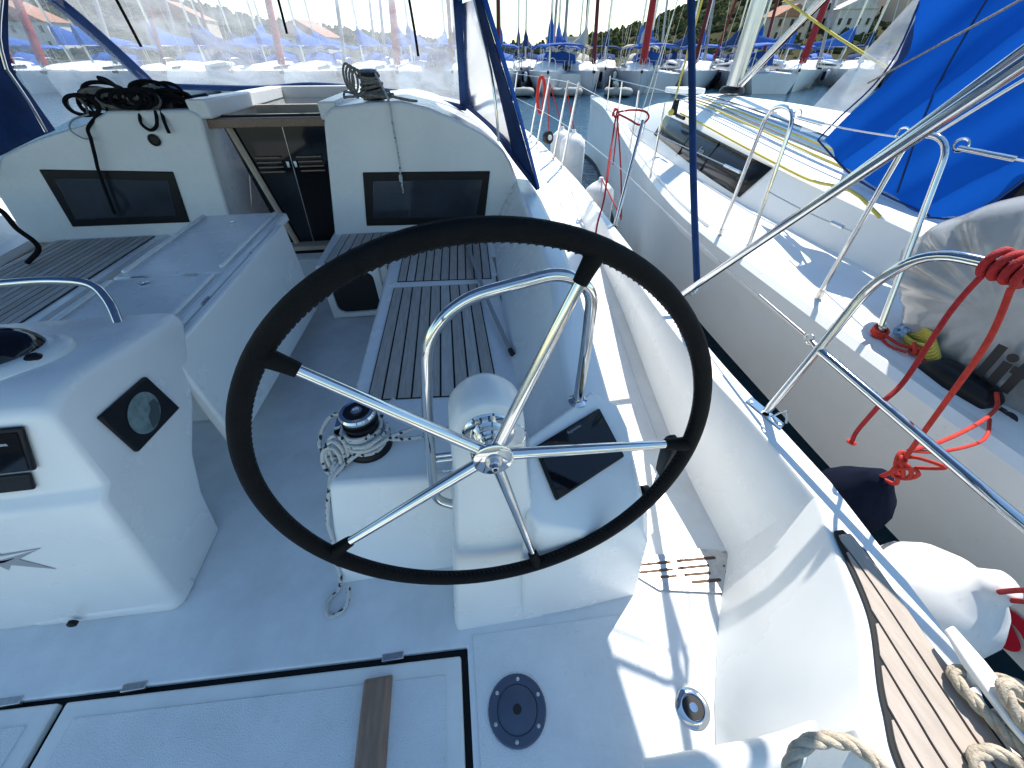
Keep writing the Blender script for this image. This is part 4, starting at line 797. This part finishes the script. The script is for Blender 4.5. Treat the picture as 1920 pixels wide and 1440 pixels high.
for yy in (4.3, 5.0): tube('window_joint', [side(yy,.14,.016), side(yy-.05,.86,.016)], .004, CAULK, wl, straight=True, n=5)
# stanchion hoops of the boarding gate
def hoop(y0, y1, ty0, ty1, zt, label):
    h = thing('gate_hoop', (2.06,y0,.43), label, 'stanchion', 'gate hoops on the neighbouring yacht')
    pipe('hoop', [(2.05,y0,.43),(2.07,ty0,zt),(2.07,ty1,zt),(2.06,y1,.43)], .0125, STEEL, h, rad=.14)
    for y in (y0, y1): lathe('socket', [(.026,0),(.026,.004),(.018,.008),(.018,.06),(0,.06)], (2.055,y,.42), (0,0,1), STEELW, h, n=14)
    return h
hoop(2.71,2.38,2.70,2.46,1.255,'steel hoop stanchion in front of the neighbour window band')
hoop(1.69,1.30,1.72,1.55,1.235,'steel hoop stanchion nearest the grey bag')
for a, b, lb in [((2.07,2.62,1.22),(2.25,6.2,1.25),'upper lifeline of the neighbour running forward past its window'),((2.06,2.72,.86),(2.25,6.2,.92),'lower lifeline of the neighbour with a steel turnbuckle'),((2.07,2.44,1.22),(2.07,1.72,1.21),'short lifeline between the two gate hoops, upper'),((2.06,2.40,.82),(2.06,1.70,.80),'short lifeline between the two gate hoops, lower'),((2.07,1.50,1.21),(2.1,-.6,1.2),'thick gate line running aft from the second hoop')]:
    wire([a, lerp(a, b, .5)-V((0,0,.01)), b], lb, .0042)
for a, b in (((2.07,2.42,1.215),(2.07,2.22,1.205)),((2.07,1.50,1.21),(2.07,1.30,1.207)),((2.06,2.74,.86),(2.065,2.95,.865)),((2.06,1.78,.80),(2.06,1.86,.802))):
    tube('rigging_screw', [a, b], .010, STEEL, NY, straight=True, n=8)
for c in ((2.07,2.44,1.23),(2.07,1.76,1.225),(2.07,1.50,1.22)):
    tube('shackle', [(c[0],c[1]+.028*cos(t),c[2]+.022*sin(t)) for t in [i*pi/4 for i in range(8)]], .005, STEEL, NY, closed=True, k=3, n=6)
# forward stanchions, shroud chainplates
for i, (x, y) in enumerate(((2.22,4.4),(2.62,6.0),(3.15,8.0),(3.72,10.2))):
    tube('stanchion', [(x,y,.45),(x-.02,y,1.13)], .012, STEEL, NY, straight=True)
for p, q in (((2.86,6.25,.48),(4.12,6.3,14)),((2.90,6.6,.48),(4.1,6.3,8)),((4.14,12.5,.62),(4.15,6.4,14.5))):
    tube('shroud', [p, q], .005, STEELW, NY, straight=True, n=6)
tube('shroud_screw', [(2.86,6.25,.46),(2.885,6.25,.75)], .014, STEEL, NY, straight=True)
# mast, vang, boom
loft('mast', [[(CX+.085*cos(t)*k, 6.32+.125*sin(t)*k, z) for t in [i*pi/8 for i in range(16)]] for z, k in ((1.06,1),(1.1,1),(15,.95))], MASTM, NY, smooth=60)
lathe('mast_collar', [(.17,0),(.17,.03),(.14,.07),(.10,.08)], (CX,6.32,1.07), (0,0,1), BLACK, NY)
tube('vang', [(CX,6.16,1.18),(CX,4.75,2.30)], .045, STEELW, NY, straight=True, n=12)
tube('vang_line', [(CX,6.16,1.14),(CX-.02,4.75,2.20)], .008, BLKR, NY, straight=True)
tube('boom', [(CX,6.1,2.42),(CX,1.2,2.45)], .08, MASTM, NY, straight=True, n=12)
tube('boom_cover', [(CX,6.0,2.62),(CX,3.5,2.60),(CX,1.2,2.55)], .15, BLUE2, NY, n=10)
box('mast_hatch', (3.55, 6.75, 1.03), (4.0, 7.2, 1.10), GEL, NY, bevel=.02)
for i, (m, dx, r) in enumerate(((BLUR,.0,.009),(YELR,.10,.009),(GREYR,.2,.008),(YELR,.32,.008),(BLUR,.42,.009),(GREYR,.55,.008))):
    pts = []
    for y in (6.1,5.2,4.2,3.2,2.5,1.9):
        fx, fz, sx, sz, cz = cr(y); X0 = sx+.18+dx*(.55+.1*(6.1-y)); k = (X0-sx)/(CX-sx); pts.append((X0, y, sz+(cz-sz)*(min(1, k*1.9)**.6)+.022))
    tag(tube('deck_line', pts, r, m, None, k=4, n=7), ['blue fleck line nearest the window on the neighbour coachroof','yellow line second from the window on the neighbour coachroof','grey line third across the neighbour coachroof','yellow line fourth across the neighbour coachroof','blue line fifth across the neighbour coachroof','grey line nearest the neighbour mast foot'][i], 'rope', 'lines led aft along the neighbour coachroof')
pts = [side(y, 1.0, .03) for y in (5.6,4.8,4.0,3.3,2.8)]+[(2.45,2.2,.86),(2.4,1.9,.80)]
tag(tube('yellow_sheet', pts, .010, YELR, None, k=4, n=8), 'bright yellow sheet draped along the top of the dark window band', 'rope')
tag(tube('yellow_halyard', [(2.95,5.62,.98),(2.97,5.62,1.6),(3.3,5.7,6)], .012, YELR, None, k=3, n=7), 'pale yellow rope rising from a deck block on the neighbour', 'rope')
tag(tube('yellow_diagonal_rope', [(3.9,6.2,2.2),(4.0,4.6,1.62),(4.2,3.4,1.2)], .012, YELR, None, k=3, n=7), 'pale yellow rope slanting past the neighbour mast foot', 'rope')
db = thing('deck_block', (2.95,5.6,.9), 'black block with yellow sheave at the foot of the yellow rope', 'block')
loft('cheek', [[(2.90,5.55,.90),(2.98,5.55,.90),(2.98,5.62,.90),(2.90,5.62,.90)],[(2.93,5.58,1.06),(2.99,5.58,1.06),(2.99,5.63,1.06),(2.93,5.63,1.06)]], BLACK, db, bevel=.01)
lathe('sheave', [(.035,0),(.035,.02),(0,.025)], (2.90,5.56,.93), (-.7,-.7,.1), YELR, db)
tube('jammer', [(2.95,5.5,.905),(2.92,5.25,.90)], .02, BLACK, db, straight=True)
# hull lettering
text('hull_lettering', 'ns', .38, (2.035,.45,-.31), (0,-1,0), (-.17,0,1), REDT, NY, .001, bold=.012)
# blue canvas hood and its milky window
bc = thing('canvas_hood', (2.75,2.3,.8), 'bright blue canvas hood with milky vinyl panel on the neighbouring yacht', 'canvas hood')
def cloth(name, outline, x0, m, amp, parent, n=34, lean=.0, seed=0):
    ys = [p[0] for p in outline]; zs = [p[1] for p in outline]; y0, y1, z0, z1 = min(ys), max(ys), min(zs), max(zs)
    bm = bmesh.new(); vs = [bm.verts.new((0, y, z)) for y, z in outline]; f = bm.faces.new(vs)
    for i in range(1, n):
        bmesh.ops.bisect_plane(bm, geom=bm.verts[:]+bm.edges[:]+bm.faces[:], plane_co=(0, y0+(y1-y0)*i/n, 0), plane_no=(0,1,0))
        bmesh.ops.bisect_plane(bm, geom=bm.verts[:]+bm.edges[:]+bm.faces[:], plane_co=(0, 0, z0+(z1-z0)*i/n), plane_no=(0,0,1))
    for v in bm.verts:
        y, z = v.co.y, v.co.z; s = (y-2.0)*.75+(z-1.0)*.55
        v.co.x = x0+lean*(z-1.0)+amp*(sin(s*11+seed)+.6*sin(s*23+1.3*z+seed)+.8*noise.noise(V((y*2.5, z*2.5, seed))))
    bm.verts.ensure_lookup_table(); VV = [v.co.copy() for v in bm.verts]; idx = {v: i for i, v in enumerate(bm.verts)}
    FF = [tuple(idx[v] for v in f.verts) for f in bm.faces]; bm.free()
    return M(name, VV, FF, m, parent, smooth=80)
cloth('blue_panel', [(2.72,1.73),(2.67,1.5),(2.71,1.33),(2.82,1.17),(2.90,1.02),(2.72,.95),(2.41,.86),(1.87,.79),(1.70,.86),(1.60,1.12),(1.62,1.45),(1.80,1.85),(2.6,1.95)], 2.75, BLUEC, .028, bc, lean=.12)
def hem(pts, x0=2.71): tube('seam', [(x0+.12*(z-1), y, z) for y, z in pts], .006, NAVY, bc, n=6, k=4)
hem([(2.72,1.73),(2.67,1.5),(2.71,1.33),(2.82,1.17),(2.90,1.02)]); hem([(2.90,1.02),(2.41,.865),(1.87,.805)]); hem([(2.35,1.80),(2.30,1.35),(2.12,.86)]); hem([(1.87,.795),(1.70,.86),(1.60,1.12),(1.62,1.45)])
cloth('milky_window', [(2.74,1.75),(2.83,1.74),(3.17,1.2),(3.16,1.04),(2.93,1.06),(2.84,1.15),(2.74,1.31),(2.69,1.47)], 2.765, VINYL2, .010, bc, seed=2, lean=.12)
cloth('inner_panel', [(3.2,1.95),(2.1,1.95),(1.95,1.2),(3.0,1.0),(3.2,1.3)], 3.35, NAVY, .03, bc, seed=4, n=16)
for p, q in (((2.70,2.14,1.20),(2.72,1.62,1.75)),((2.68,2.10,1.16),(2.70,1.55,1.66))): tube('hood_bow', [p, lerp(p,q,.5)+V((0,.01,.03)), q], .012, STEEL, bc)
tag(tube('hood_line', [(2.66,2.66,1.36),(2.64,2.1,1.66),(2.62,1.7,1.9)], .006, GREYR, None, n=6), 'thin pale line stretched across the blue canvas hood', 'rope')
box('hood_mount', (2.80, 1.62, .66), (2.9, 1.75, 1.2), BLACK, bc, bevel=.03)
# grey vinyl bag with lettering
gb = thing('vinyl_bag', (2.25,1.1,.4), 'bulging grey vinyl bag with black letters on the neighbour rail', 'bag')
out = [(1.42,.56),(1.53,.66),(1.55,.77),(1.51,.88),(1.43,.97),(1.27,1.09),(1.05,1.15),(.7,1.15),(.4,1.05),(.25,.75),(.35,.42),(.63,.35),(.84,.355),(.98,.36),(1.12,.38),(1.27,.42)]
oc = V((sum(p[0] for p in out)/16, sum(p[1] for p in out)/16)); O2 = [V(p) for p in out]
rings = []
for k, d in ((1,.0),(1.0,-.02),(.96,-.07),(.85,-.11),(.6,-.125),(.3,-.13),(.05,-.13)):
    ring = []
    for j, p in enumerate(crom([(a, b, 0) for a, b in out], 5, closed=True)):
        q = oc+(V((p.x, p.y))-oc)*k; w_ = .018*sin(j*1.05)*(1-abs(.75-k)*1.2) if k > .3 else 0
        ring.append((2.26+d+w_, q.x, q.y))
    rings.append(ring)
BAGS = mat('bag_vinyl', (.36,.36,.36), .16, var=.2, vscale=7, bump=.3, bscale=9, spec=.7)
bag = loft('bag_skin', [[(2.42, y, z) for _, y, z in rings[3]]]+rings, BAGS, gb, smooth=80)
text('bag_lettering', 'lif', .215, (2.09,.92,.49), (0,-1,.05), (-.1,.1,1), BLKT, gb, .001, bold=.006)
text('bag_lettering', 'lin', .16, (2.10,.84,.36), (0,-1,.05), (-.1,.1,1), BLKT, gb, .001, bold=.004)
# small gear on the neighbour deck edge
yc = thing('yellow_line_hank', (2.15,1.15,.42), 'coiled yellow line on the neighbour deck below the bag', 'rope')
for i in range(6):
    tube('coil', [(2.12+.03*cos(t), 1.13+.012*i+.085*cos(t+.4), .45+.01*i+.035*sin(t)) for t in [k*pi/5 for k in range(10)]], .008, YELR, yc, closed=True, k=2, n=7)
tag(tube('blue_line_hank', [(2.15+.03*cos(t), 1.27+.03*sin(t*1.2), .47+.02*sin(2*t)) for t in [k*.9 for k in range(14)]], .011, BLUR, None, k=3), 'small hank of blue line beside the yellow coil', 'rope')
ol = thing('orange_lashing', (2.07,1.29,.43), 'orange lashing tied around the foot of the second hoop', 'rope')
for i in range(3): tube('turn', [(2.06+.03*cos(t), 1.30+.03*sin(t), .44+.012*i+.008*sin(t)) for t in [k*pi/4 for k in range(8)]], .007, ORR, ol, closed=True, k=2)
tube('tail', [(2.06,1.28,.45),(2.08,1.2,.44),(2.09,1.14,.455),(2.08,1.06,.43),(2.06,.95,.43)], .008, ORR, ol)
tube('tail', [(2.06,1.29,.44),(2.04,1.22,.43),(2.05,1.14,.44)], .006, ORR, ol)
tube('knot', [(2.085+.022*cos(t), 1.14+.022*sin(1.4*t), .455+.02*sin(t)) for t in [k*.8 for k in range(12)]], .008, ORR, ol, k=3)
fl = thing('black_fairlead', (2.1,.92,.42), 'black rounded fairlead on the neighbour deck edge', 'fairlead')
loft('fairlead', [[(2.08+a*k, .92+b*k*1.0, z) for a, b in [(-.05,-.14),(.05,-.14),(.07,0),(.05,.14),(-.05,.14),(-.07,0)]] for z, k in ((.41,1),(.45,1),(.485,.75),(.495,.4))], BLACK, fl, bevel=.012, smooth=60)

# ------------------------------------------------------------------ water, far shore
WAT = bpy.data.materials.new('harbour_water'); WAT.use_nodes = True; t = WAT.node_tree; b = t.nodes['Principled BSDF']
b.inputs['Base Color'].default_value = (.006,.042,.085,1); b.inputs['Roughness'].default_value = .06; b.inputs['IOR'].default_value = 1.33
geo = nd(t,'ShaderNodeNewGeometry'); n1 = nd(t,'ShaderNodeTexNoise'); n1.inputs['Scale'].default_value = 2.2; n1.inputs['Detail'].default_value = 5
mp = nd(t,'ShaderNodeMapping'); mp.inputs['Scale'].default_value = (1,1.6,1); t.links.new(geo.outputs['Position'], mp.inputs[0]); t.links.new(mp.outputs[0], n1.inputs['Vector'])
bp = nd(t,'ShaderNodeBump'); bp.inputs['Strength'].default_value = .8; bp.inputs['Distance'].default_value = .12; t.links.new(n1.outputs[0], bp.inputs['Height']); t.links.new(bp.outputs[0], b.inputs['Normal'])
wtr = M('water', [(-1500,-300,-.85),(1500,-300,-.85),(1500,2500,-.85),(-1500,2500,-.85)], [(0,1,2,3)], WAT, smooth=0); wtr['kind'] = 'structure'; wtr['label'] = 'rippled blue harbour water'
az = R(8.5); FW = V((sin(az), cos(az), 0)); RTv = V((cos(az), -sin(az), 0))
def at(lat, d, z=0): return FW*d+RTv*lat+V((0,0,z))
HILLM = mat('hillside', (.04,.045,.022), .95, col2=(.075,.065,.04), vscale=.035, bump=.6, bscale=.2, spec=0)
def hgt(lat, d):
    ridge = 0
    K = [(-600,40),(-330,34),(-220,26),(-130,14),(-60,6),(-10,3.5),(15,3),(41,7),(75,13),(105,23),(172,48),(300,80),(600,110)]
    for (a, ha), (b, hb) in zip(K, K[1:]):
        if a <= lat <= b: u = (lat-a)/(b-a); u = u*u*(3-2*u)*.5+u*.5; ridge = ha+(hb-ha)*u
    s = min(1, max(0, (d-120)/200)); return (ridge*(s*s*(3-2*s)))+1.5*noise.noise(V((lat*.02, d*.02, 0)))*s-.9*(1-s)
gv = []; gf = []; NX, NYY = 90, 26
for i in range(NYY):
    d = 118+i*(480-118)/(NYY-1)
    for j in range(NX): lat = -560+j*1120/(NX-1); gv.append(at(lat*(d/300), d, hgt(lat, d)))
gf = [(i*NX+j, i*NX+j+1, (i+1)*NX+j+1, (i+1)*NX+j) for i in range(NYY-1) for j in range(NX-1)]
hl = M('hill', gv, gf, HILLM, smooth=80); hl['kind'] = 'structure'; hl['label'] = 'wooded hillside behind the marina'
TREEM = mat('pine_foliage', (.04,.055,.022), .95, col2=(.09,.085,.045), vscale=.09, spec=0)
random.seed(11); vs = []; fs = []
for i in range(15000):
    lat = random.uniform(-520,520); d = 130+340*random.random()**.8; h = hgt(lat, d)
    if h < .2: continue
    c = at(lat*(d/300), d, h-.5); r = random.uniform(.9,2.1)*(1.0 if d > 200 else .75); hh = r*random.uniform(1.2,2.1); o = len(vs)
    for q, (rr_, zz) in enumerate(((.55,.0),(1,.35),(.8,.7),(.35,.95))):
        for j in range(6):
            a = j*pi/3+q*.5+i; k = random.uniform(.65,1.25); vs.append(c+V((r*rr_*k*cos(a), r*rr_*k*sin(a), hh*zz*random.uniform(.85,1.15))))
    fs += [(o+q*6+j, o+q*6+(j+1) % 6, o+(q+1)*6+(j+1) % 6, o+(q+1)*6+j) for q in range(3) for j in range(6)]+[tuple(o+18+j for j in range(6))]
wd = M('wood', vs, fs, TREEM, smooth=0); wd['kind'] = 'stuff'; wd['label'] = 'dark green pine wood covering the far hillside'
qy = box('quay', (-140,50.5,-1.2), (150,54,-.25), mat('quay_stone', (.35,.32,.28), .9, var=.3, vscale=1), bevel=0); qy['kind'] = 'structure'; qy['label'] = 'low stone quay behind the far yachts'
qy.location = at(5, 66, -1.2); qy.rotation_euler.z = -az

STUC = mat('white_stucco', (.62,.59,.55), .9, var=.15, vscale=.5); STUB = mat('beige_stucco', (.52,.42,.33), .9, var=.15, vscale=.5); ROOFT = mat('terracotta', (.42,.20,.12), .9, var=.3, vscale=2); ROOFW = mat('pale_roof', (.6,.57,.52), .9, var=.2, vscale=1)
def house(lat, d, w_, dp, h, rot, m, roofm, label, gable=True, cols=3, rows=2):
    g = hgt(lat*300/d, d) if d > 120 else -.2
    H = thing('house', at(lat, d, g-1), label, 'house', 'houses on the shore'); H.rotation_euler.z = -az+R(rot); OFF[H.name] = V()
    box('wall', (-w_/2,-dp/2,0), (w_/2,dp/2,h), m, H, bevel=0)
    if gable: loft('roof', [[(-w_/2-.4,y,h+.01),(w_/2+.4,y,h+.01),(0,y,h+w_*.24)] for y in (-dp/2-.4, dp/2+.4)], roofm, H)
    else: box('roof', (-w_/2-.3,-dp/2-.3,h), (w_/2+.3,dp/2+.3,h+.5), roofm, H, bevel=0)
    for i in range(cols):
        for j in range(rows):
            x = -w_/2+w_*(i+.5)/cols; z = h*(j+.5)/rows+.2
            wn_ = box('window', (x-.5,-dp/2-.06,z-.75), (x+.5,-dp/2+.05,z+.75), DARKW, H, bevel=0)
            box('sill', (x-.6,-dp/2-.18,z-.9), (x+.6,-dp/2+.0,z-.76), roofm, wn_, bevel=0)
    return H
house(118, 182, 15, 11, 9, 25, STUC, ROOFW, 'white gabled house left of the red furled sail on the hill')
house(131, 172, 14, 10, 7.5, 10, STUB, ROOFT, 'beige house with a terracotta roof below the white gabled house', cols=4)
house(150, 196, 13, 10, 8, -12, STUC, ROOFT, 'pale house highest on the hillside behind the blue hood', cols=4, rows=2)
house(141, 186, 10, 9, 7, 18, STUC, ROOFT, 'narrow white house between the two beige houses', cols=2)
house(108, 168, 11, 8, 6, -8, STUC, ROOFW, 'low white house nearest the water below the gabled house', cols=4, rows=1)
house(86, 165, 12, 8, 6, 8, STUB, ROOFT, 'beige house low on the shore left of the neighbour mast', cols=3)
house(160, 168, 12, 9, 6, 6, STUC, ROOFT, 'white house low on the shore below the hood panel', cols=4)
house(166, 178, 16, 10, 9, 20, STUB, ROOFT, 'beige house beside the milky hood panel', cols=3)
house(98, 176, 13, 9, 7, 5, STUC, ROOFT, 'small white house right of the neighbour mast', cols=3)
house(14, 138, 9, 7, 6, 0, STUC, ROOFW, 'small white flat house low on the shore between far masts', gable=False, cols=3, rows=1)
house(-60, 150, 16, 9, 6, -8, STUC, ROOFT, 'wide white house on the shore seen through the clear window', cols=5)
house(-105, 165, 18, 10, 8, 12, STUB, ROOFT, 'beige house on the shore seen through the left window', cols=4)
house(-150, 160, 20, 10, 7, 4, STUC, ROOFT, 'long white house far left on the shore', cols=5)

CREAMC = mat('cream_cover', (.55,.50,.40), .85, var=.2, vscale=3); HULLG = mat('hull_grey', (.50,.52,.55), .35, var=.15, vscale=.6)
def far_yacht(lat, d, L, label, sail=None, cover=BLUE2, bim=True, rot=0, hullm=HULLF, mastoff=.42, fin=1.0, dinghy=False, sailr=.09):
    Yh = thing('far_yacht', at(lat, d, -.85), label, 'yacht', 'yachts moored across the basin'); Yh.rotation_euler.z = -az+R(rot); OFF[Yh.name] = V((0,0,-.85))
    B = L*.155; secs = []   # bow towards -Y (towards us), y local
    for u in (0,.04,.12,.25,.45,.7,1):
        y = u*L; bb = B*(1-(1-u)**2.4)**.8 if u < 1 else B*.92; bb = max(bb, .03); zs = .55-.22*u
        secs.append([(-bb,y,zs),(-bb*.93,y,-.1),(-bb*.72*(u**.3+.001),y+(.25 if u == 0 else 0),-.95),(bb*.72*(u**.3+.001),y+(.25 if u == 0 else 0),-.95),(bb*.93,y,-.1),(bb,y,zs)])
    loft('hull', secs, hullm, Yh, smooth=50)
    loft('coachroof', [[(-a,y,z0),(-a*.82,y,z1),(0,y,z1+.1),(a*.82,y,z1),(a,y,z0)] for y, a, z0, z1 in ((L*.2,B*.35,.44,.52),(L*.3,B*.6,.44,.78),(L*.55,B*.68,.40,.95),(L*.66,B*.68,.35,.98))], DECKW, Yh, bevel=.03)
    for s in (-1, 1): loft('window', [[(s*(B*.585),L*.33,.60),(s*(B*.56),L*.33,.70),(s*(B*.60),L*.55,.80),(s*(B*.655),L*.55,.62)]]+[[(s*(B*.585)+s*.03,L*.33,.60),(s*(B*.56)+s*.03,L*.33,.70),(s*(B*.60)+s*.03,L*.55,.80),(s*(B*.655)+s*.03,L*.55,.62)]], DARKW, Yh)
    my = L*mastoff
    tube('mast', [(0,my,.6),(0,my,L*1.25)], .085, MASTM, Yh, straight=True, n=8)
    tube('boom', [(0,my,2.0),(0,L*.86,2.05)], .07, MASTM, Yh, straight=True, n=6)
    if cover: loft('sail_cover', [[(-.16*k,y,2.0),(-.13*k,y,2.0+h*.6),(0,y,2.0+h),(.13*k,y,2.0+h*.6),(.16*k,y,2.0)] for y, h, k in ((my-.15,1.35*fin,1.3),(my+.5,1.15*fin,1.7),(my+2,.65,1.4),(L*.85,.3,.9))], cover, Yh, smooth=60)
    if cover: loft('spray_hood', [[(-B*.62,y,.75),(-B*.55,y,.75+h*.8),(0,y,.8+h),(B*.55,y,.75+h*.8),(B*.62,y,.75)] for y, h in ((L*.60,.15),(L*.66,.75),(L*.74,.85))], cover if bim else GREYS, Yh, smooth=60)
    if bim:
        loft('bimini', [[(-B*.85,y,z-.2),(-B*.6,y,z),(0,y,z+.06),(B*.6,y,z),(B*.85,y,z-.2)] for y, z in ((L*.72,1.95),(L*.8,2.05),(L*.95,1.95))], cover or BLUE2, Yh, smooth=60, closed=False, solid=.05)
        for s in (-1, 1):
            for y in (L*.73, L*.94): tube('bimini_post', [(s*B*.85,y,.35),(s*B*.85,y,1.75)], .025, STEELW, Yh, straight=True, n=5)
    tube('forestay', [(0,.25,.62),(0,my-.1,L*1.2)], .018, STEELW, Yh, straight=True, n=5)
    if sail: tube('furled_sail', [(0,.32,.95),(0,my*.5,L*.63),(0,my-.2,L*1.15)], [sailr*1.5,sailr*.7], sail, Yh, n=8)
    for s in (-1, 1):
        tube('shroud', [(s*B*.85,my+.3,.45),(s*.05,my,L*1.2)], .012, STEELW, Yh, straight=True, n=4)
        tube('pulpit', [(0,.1,.55),(s*.12,.15,1.2),(s*.45,1.1,1.15),(s*.5,1.25,.5)], .018, STEELW, Yh, k=3, n=5)
        for u in (.28,.45,.65): 
            bb = B*(1-(1-u)**2.4)**.8; tube('stanchion', [(s*bb*.97,u*L,.45),(s*bb*.97,u*L,1.08)], .014, STEELW, Yh, straight=True, n=4)
        tube('guard_wire', [(s*.45,1.1,1.12)]+[(s*B*(1-(1-u)**2.4)**.8*.97,u*L,1.07) for u in (.28,.45,.65)], .008, STEELW, Yh, k=2, n=4)
    box('anchor', (-.08,-.25,.42), (.08,.2,.58), BLACK, Yh)
    for s in (-1, 1): egg('fender', (s*B*1.0,L*.5,.0), [(.04,.36),(.14,.28),(.15,-.2),(.05,-.32)], NAVYF if s > 0 else FEND, Yh, n=10)
    return Yh
def dinghy(lat, d, label, rot=0, m=None):
    D_ = thing('inflatable_dinghy', at(lat, d, -.85), label, 'dinghy', 'dinghies moored between the far yachts'); D_.rotation_euler.z = -az+R(rot); OFF[D_.name] = V((0,0,-.85))
    tube('tube', [(-.65,2.6,-.62),(-.7,1.2,-.6),(-.6,.3,-.55),(0,-.15,-.5),(.6,.3,-.55),(.7,1.2,-.6),(.65,2.6,-.62)], .24, m or GREYS, D_, n=10)
    box('floor', (-.55,.3,-.75), (.55,2.5,-.66), BOOT, D_); box('thwart', (-.6,1.2,-.5), (.6,1.45,-.45), FEND, D_)
FY = [(-44,39,12.5,'far left yacht with white hull behind the left window strap',None,BLUE2,True,6),
 (-39.5,41,12,'far yacht with blue covers behind the left window, second from the left',DREDS,BLUE2,True,-4),
 (-35,39,12,'far yacht behind the left window with a reddish furled sail',REDS,BLUE2,True,3),
 (-30.5,40,12.5,'far yacht behind the rope clutches with grey furled sail',GREYS,BLUE2,True,-3),
 (-26,39,12,'far yacht behind the front window, left of its middle, with dark red furled sail',DREDS,BLUE2,True,2),
 (-21.6,40,12,'far yacht behind the front window directly above the companionway',None,BLUE2,True,-2),
 (-17.2,39,12.5,'far yacht with red furled sail behind the front window',REDS,BLUE2,True,3),
 (-12.8,40,12,'far yacht behind the coachroof winch',GREYS,BLUE2,True,0),
 (-8.6,39,12,'far yacht with broad red furled sail behind the right of the front window',REDS,BLUE2,True,-3),
 (-4.6,40,12,'far yacht behind the right strap of the spray hood',DREDS,BLUE2,True,2),
 (-1.0,39.5,12,'far yacht just right of the spray hood edge with dark red furled sail',DREDS,BLUE2,True,0),
 (2.7,39,12.5,'far yacht with the tallest blue sail cover and grey bow',None,BLUE2,True,-5),
 (6.3,40,12,'far yacht with a dark red furled sail above open water',DREDS,BLUE2,True,2),
 (10.0,40,12,'far yacht behind the bow of the neighbouring yacht with red furled sail',REDS,BLUE2,True,-12),
 (14.3,41,13,'far yacht seen behind the sleeved strut with its side turned',DREDS,BLUE2,True,-22),
 (19.0,42,13,'far yacht left of the neighbour mast with white hull side',None,BLUE2,True,-28),
 (24.0,43,13,'far yacht right of the neighbour mast with broad red furled sail',REDS,None,False,-30),
 (29.5,44,13.5,'far yacht behind the milky hood panel',None,BLUE2,True,-35),
 (35.5,46,13,'far yacht behind the blue hood at the right edge',DREDS,BLUE2,True,-35)]
for lat, d, L, lb, sl, cv, bm_, rt_ in FY:
    far_yacht(lat*.93, d-5, L, lb, sl, random.choice((BLUE2, BLUE2, BLUE2, NAVY, CREAMC)) if cv and lat not in (2.7, -1.0, -39.5) else cv, bm_, rt_, hullm=random.choice((HULLF, HULLF, HULLW, HULLG)), fin=1.35 if lat == 2.7 else random.uniform(.7,1.05), sailr=.17 if sl is REDS else .10, mastoff=random.uniform(.38,.45))
for lat, lb in ((.9,'grey dinghy right of the first far bow'),(4.6,'grey dinghy between two far bows over open water'),(8.2,'grey dinghy left of the neighbour bow'),(-3.0,'grey dinghy behind the edge of the spray hood')):
    dinghy(lat*.93, 33.3, lb, random.uniform(-20,20))
for lat, lb in ((-28.5,'middle-row yacht at the left of the front window'),(-19.5,'middle-row yacht above the companionway hatch'),(-11,'middle-row yacht right of the front window middle'),(.8,'middle-row yacht between the first two clear far bows'),(4.4,'middle-row yacht right of the tall blue sail cover'),(8.1,'middle-row yacht just left of the neighbour bow'),(12.0,'middle-row yacht above the neighbour bow'),(16.6,'middle-row yacht between strut and neighbour mast'),(21.5,'middle-row yacht above the neighbour mast foot'),(26.6,'middle-row yacht left of the hood panel'),(32,'middle-row yacht behind the hood panel')):
    far_yacht(lat, 42.5, 12.5, lb, random.choice((None, DREDS, GREYS)), random.choice((BLUE2, BLUE2, NAVY)), True, random.uniform(-15,5), hullm=random.choice((HULLF, HULLW)), fin=random.uniform(.8,1.2))
# moored catamaran-like motor boat and more masts on the far row behind
for i, (lat, d, lb) in enumerate(((-33,58,'second-row yacht far left behind the window'),(-24,59,'second-row yacht behind the front window, left part'),(-15,58,'second-row yacht behind the front window, middle'),(-6.5,59,'second-row yacht behind the front window, right part'),(.8,60,'second-row yacht mast between the first two clear far bows'),(4.4,58,'second-row yacht behind the tall blue sail cover'),(8.3,60,'second-row yacht behind the dark red furled sail'),(12.5,59,'second-row yacht behind the bow of the neighbour'),(17,60,'second-row yacht left of the neighbour mast'),(22,58,'second-row yacht just right of the neighbour mast'),(27.5,60,'second-row yacht near the red sail by the houses'))):
    far_yacht(lat*.9, d-9, 12.5, lb, (DREDS, None, GREYS)[i % 3], BLUE2 if i % 2 else NAVY, True, 180 if i % 2 else 0, fin=random.uniform(.7,1.2))
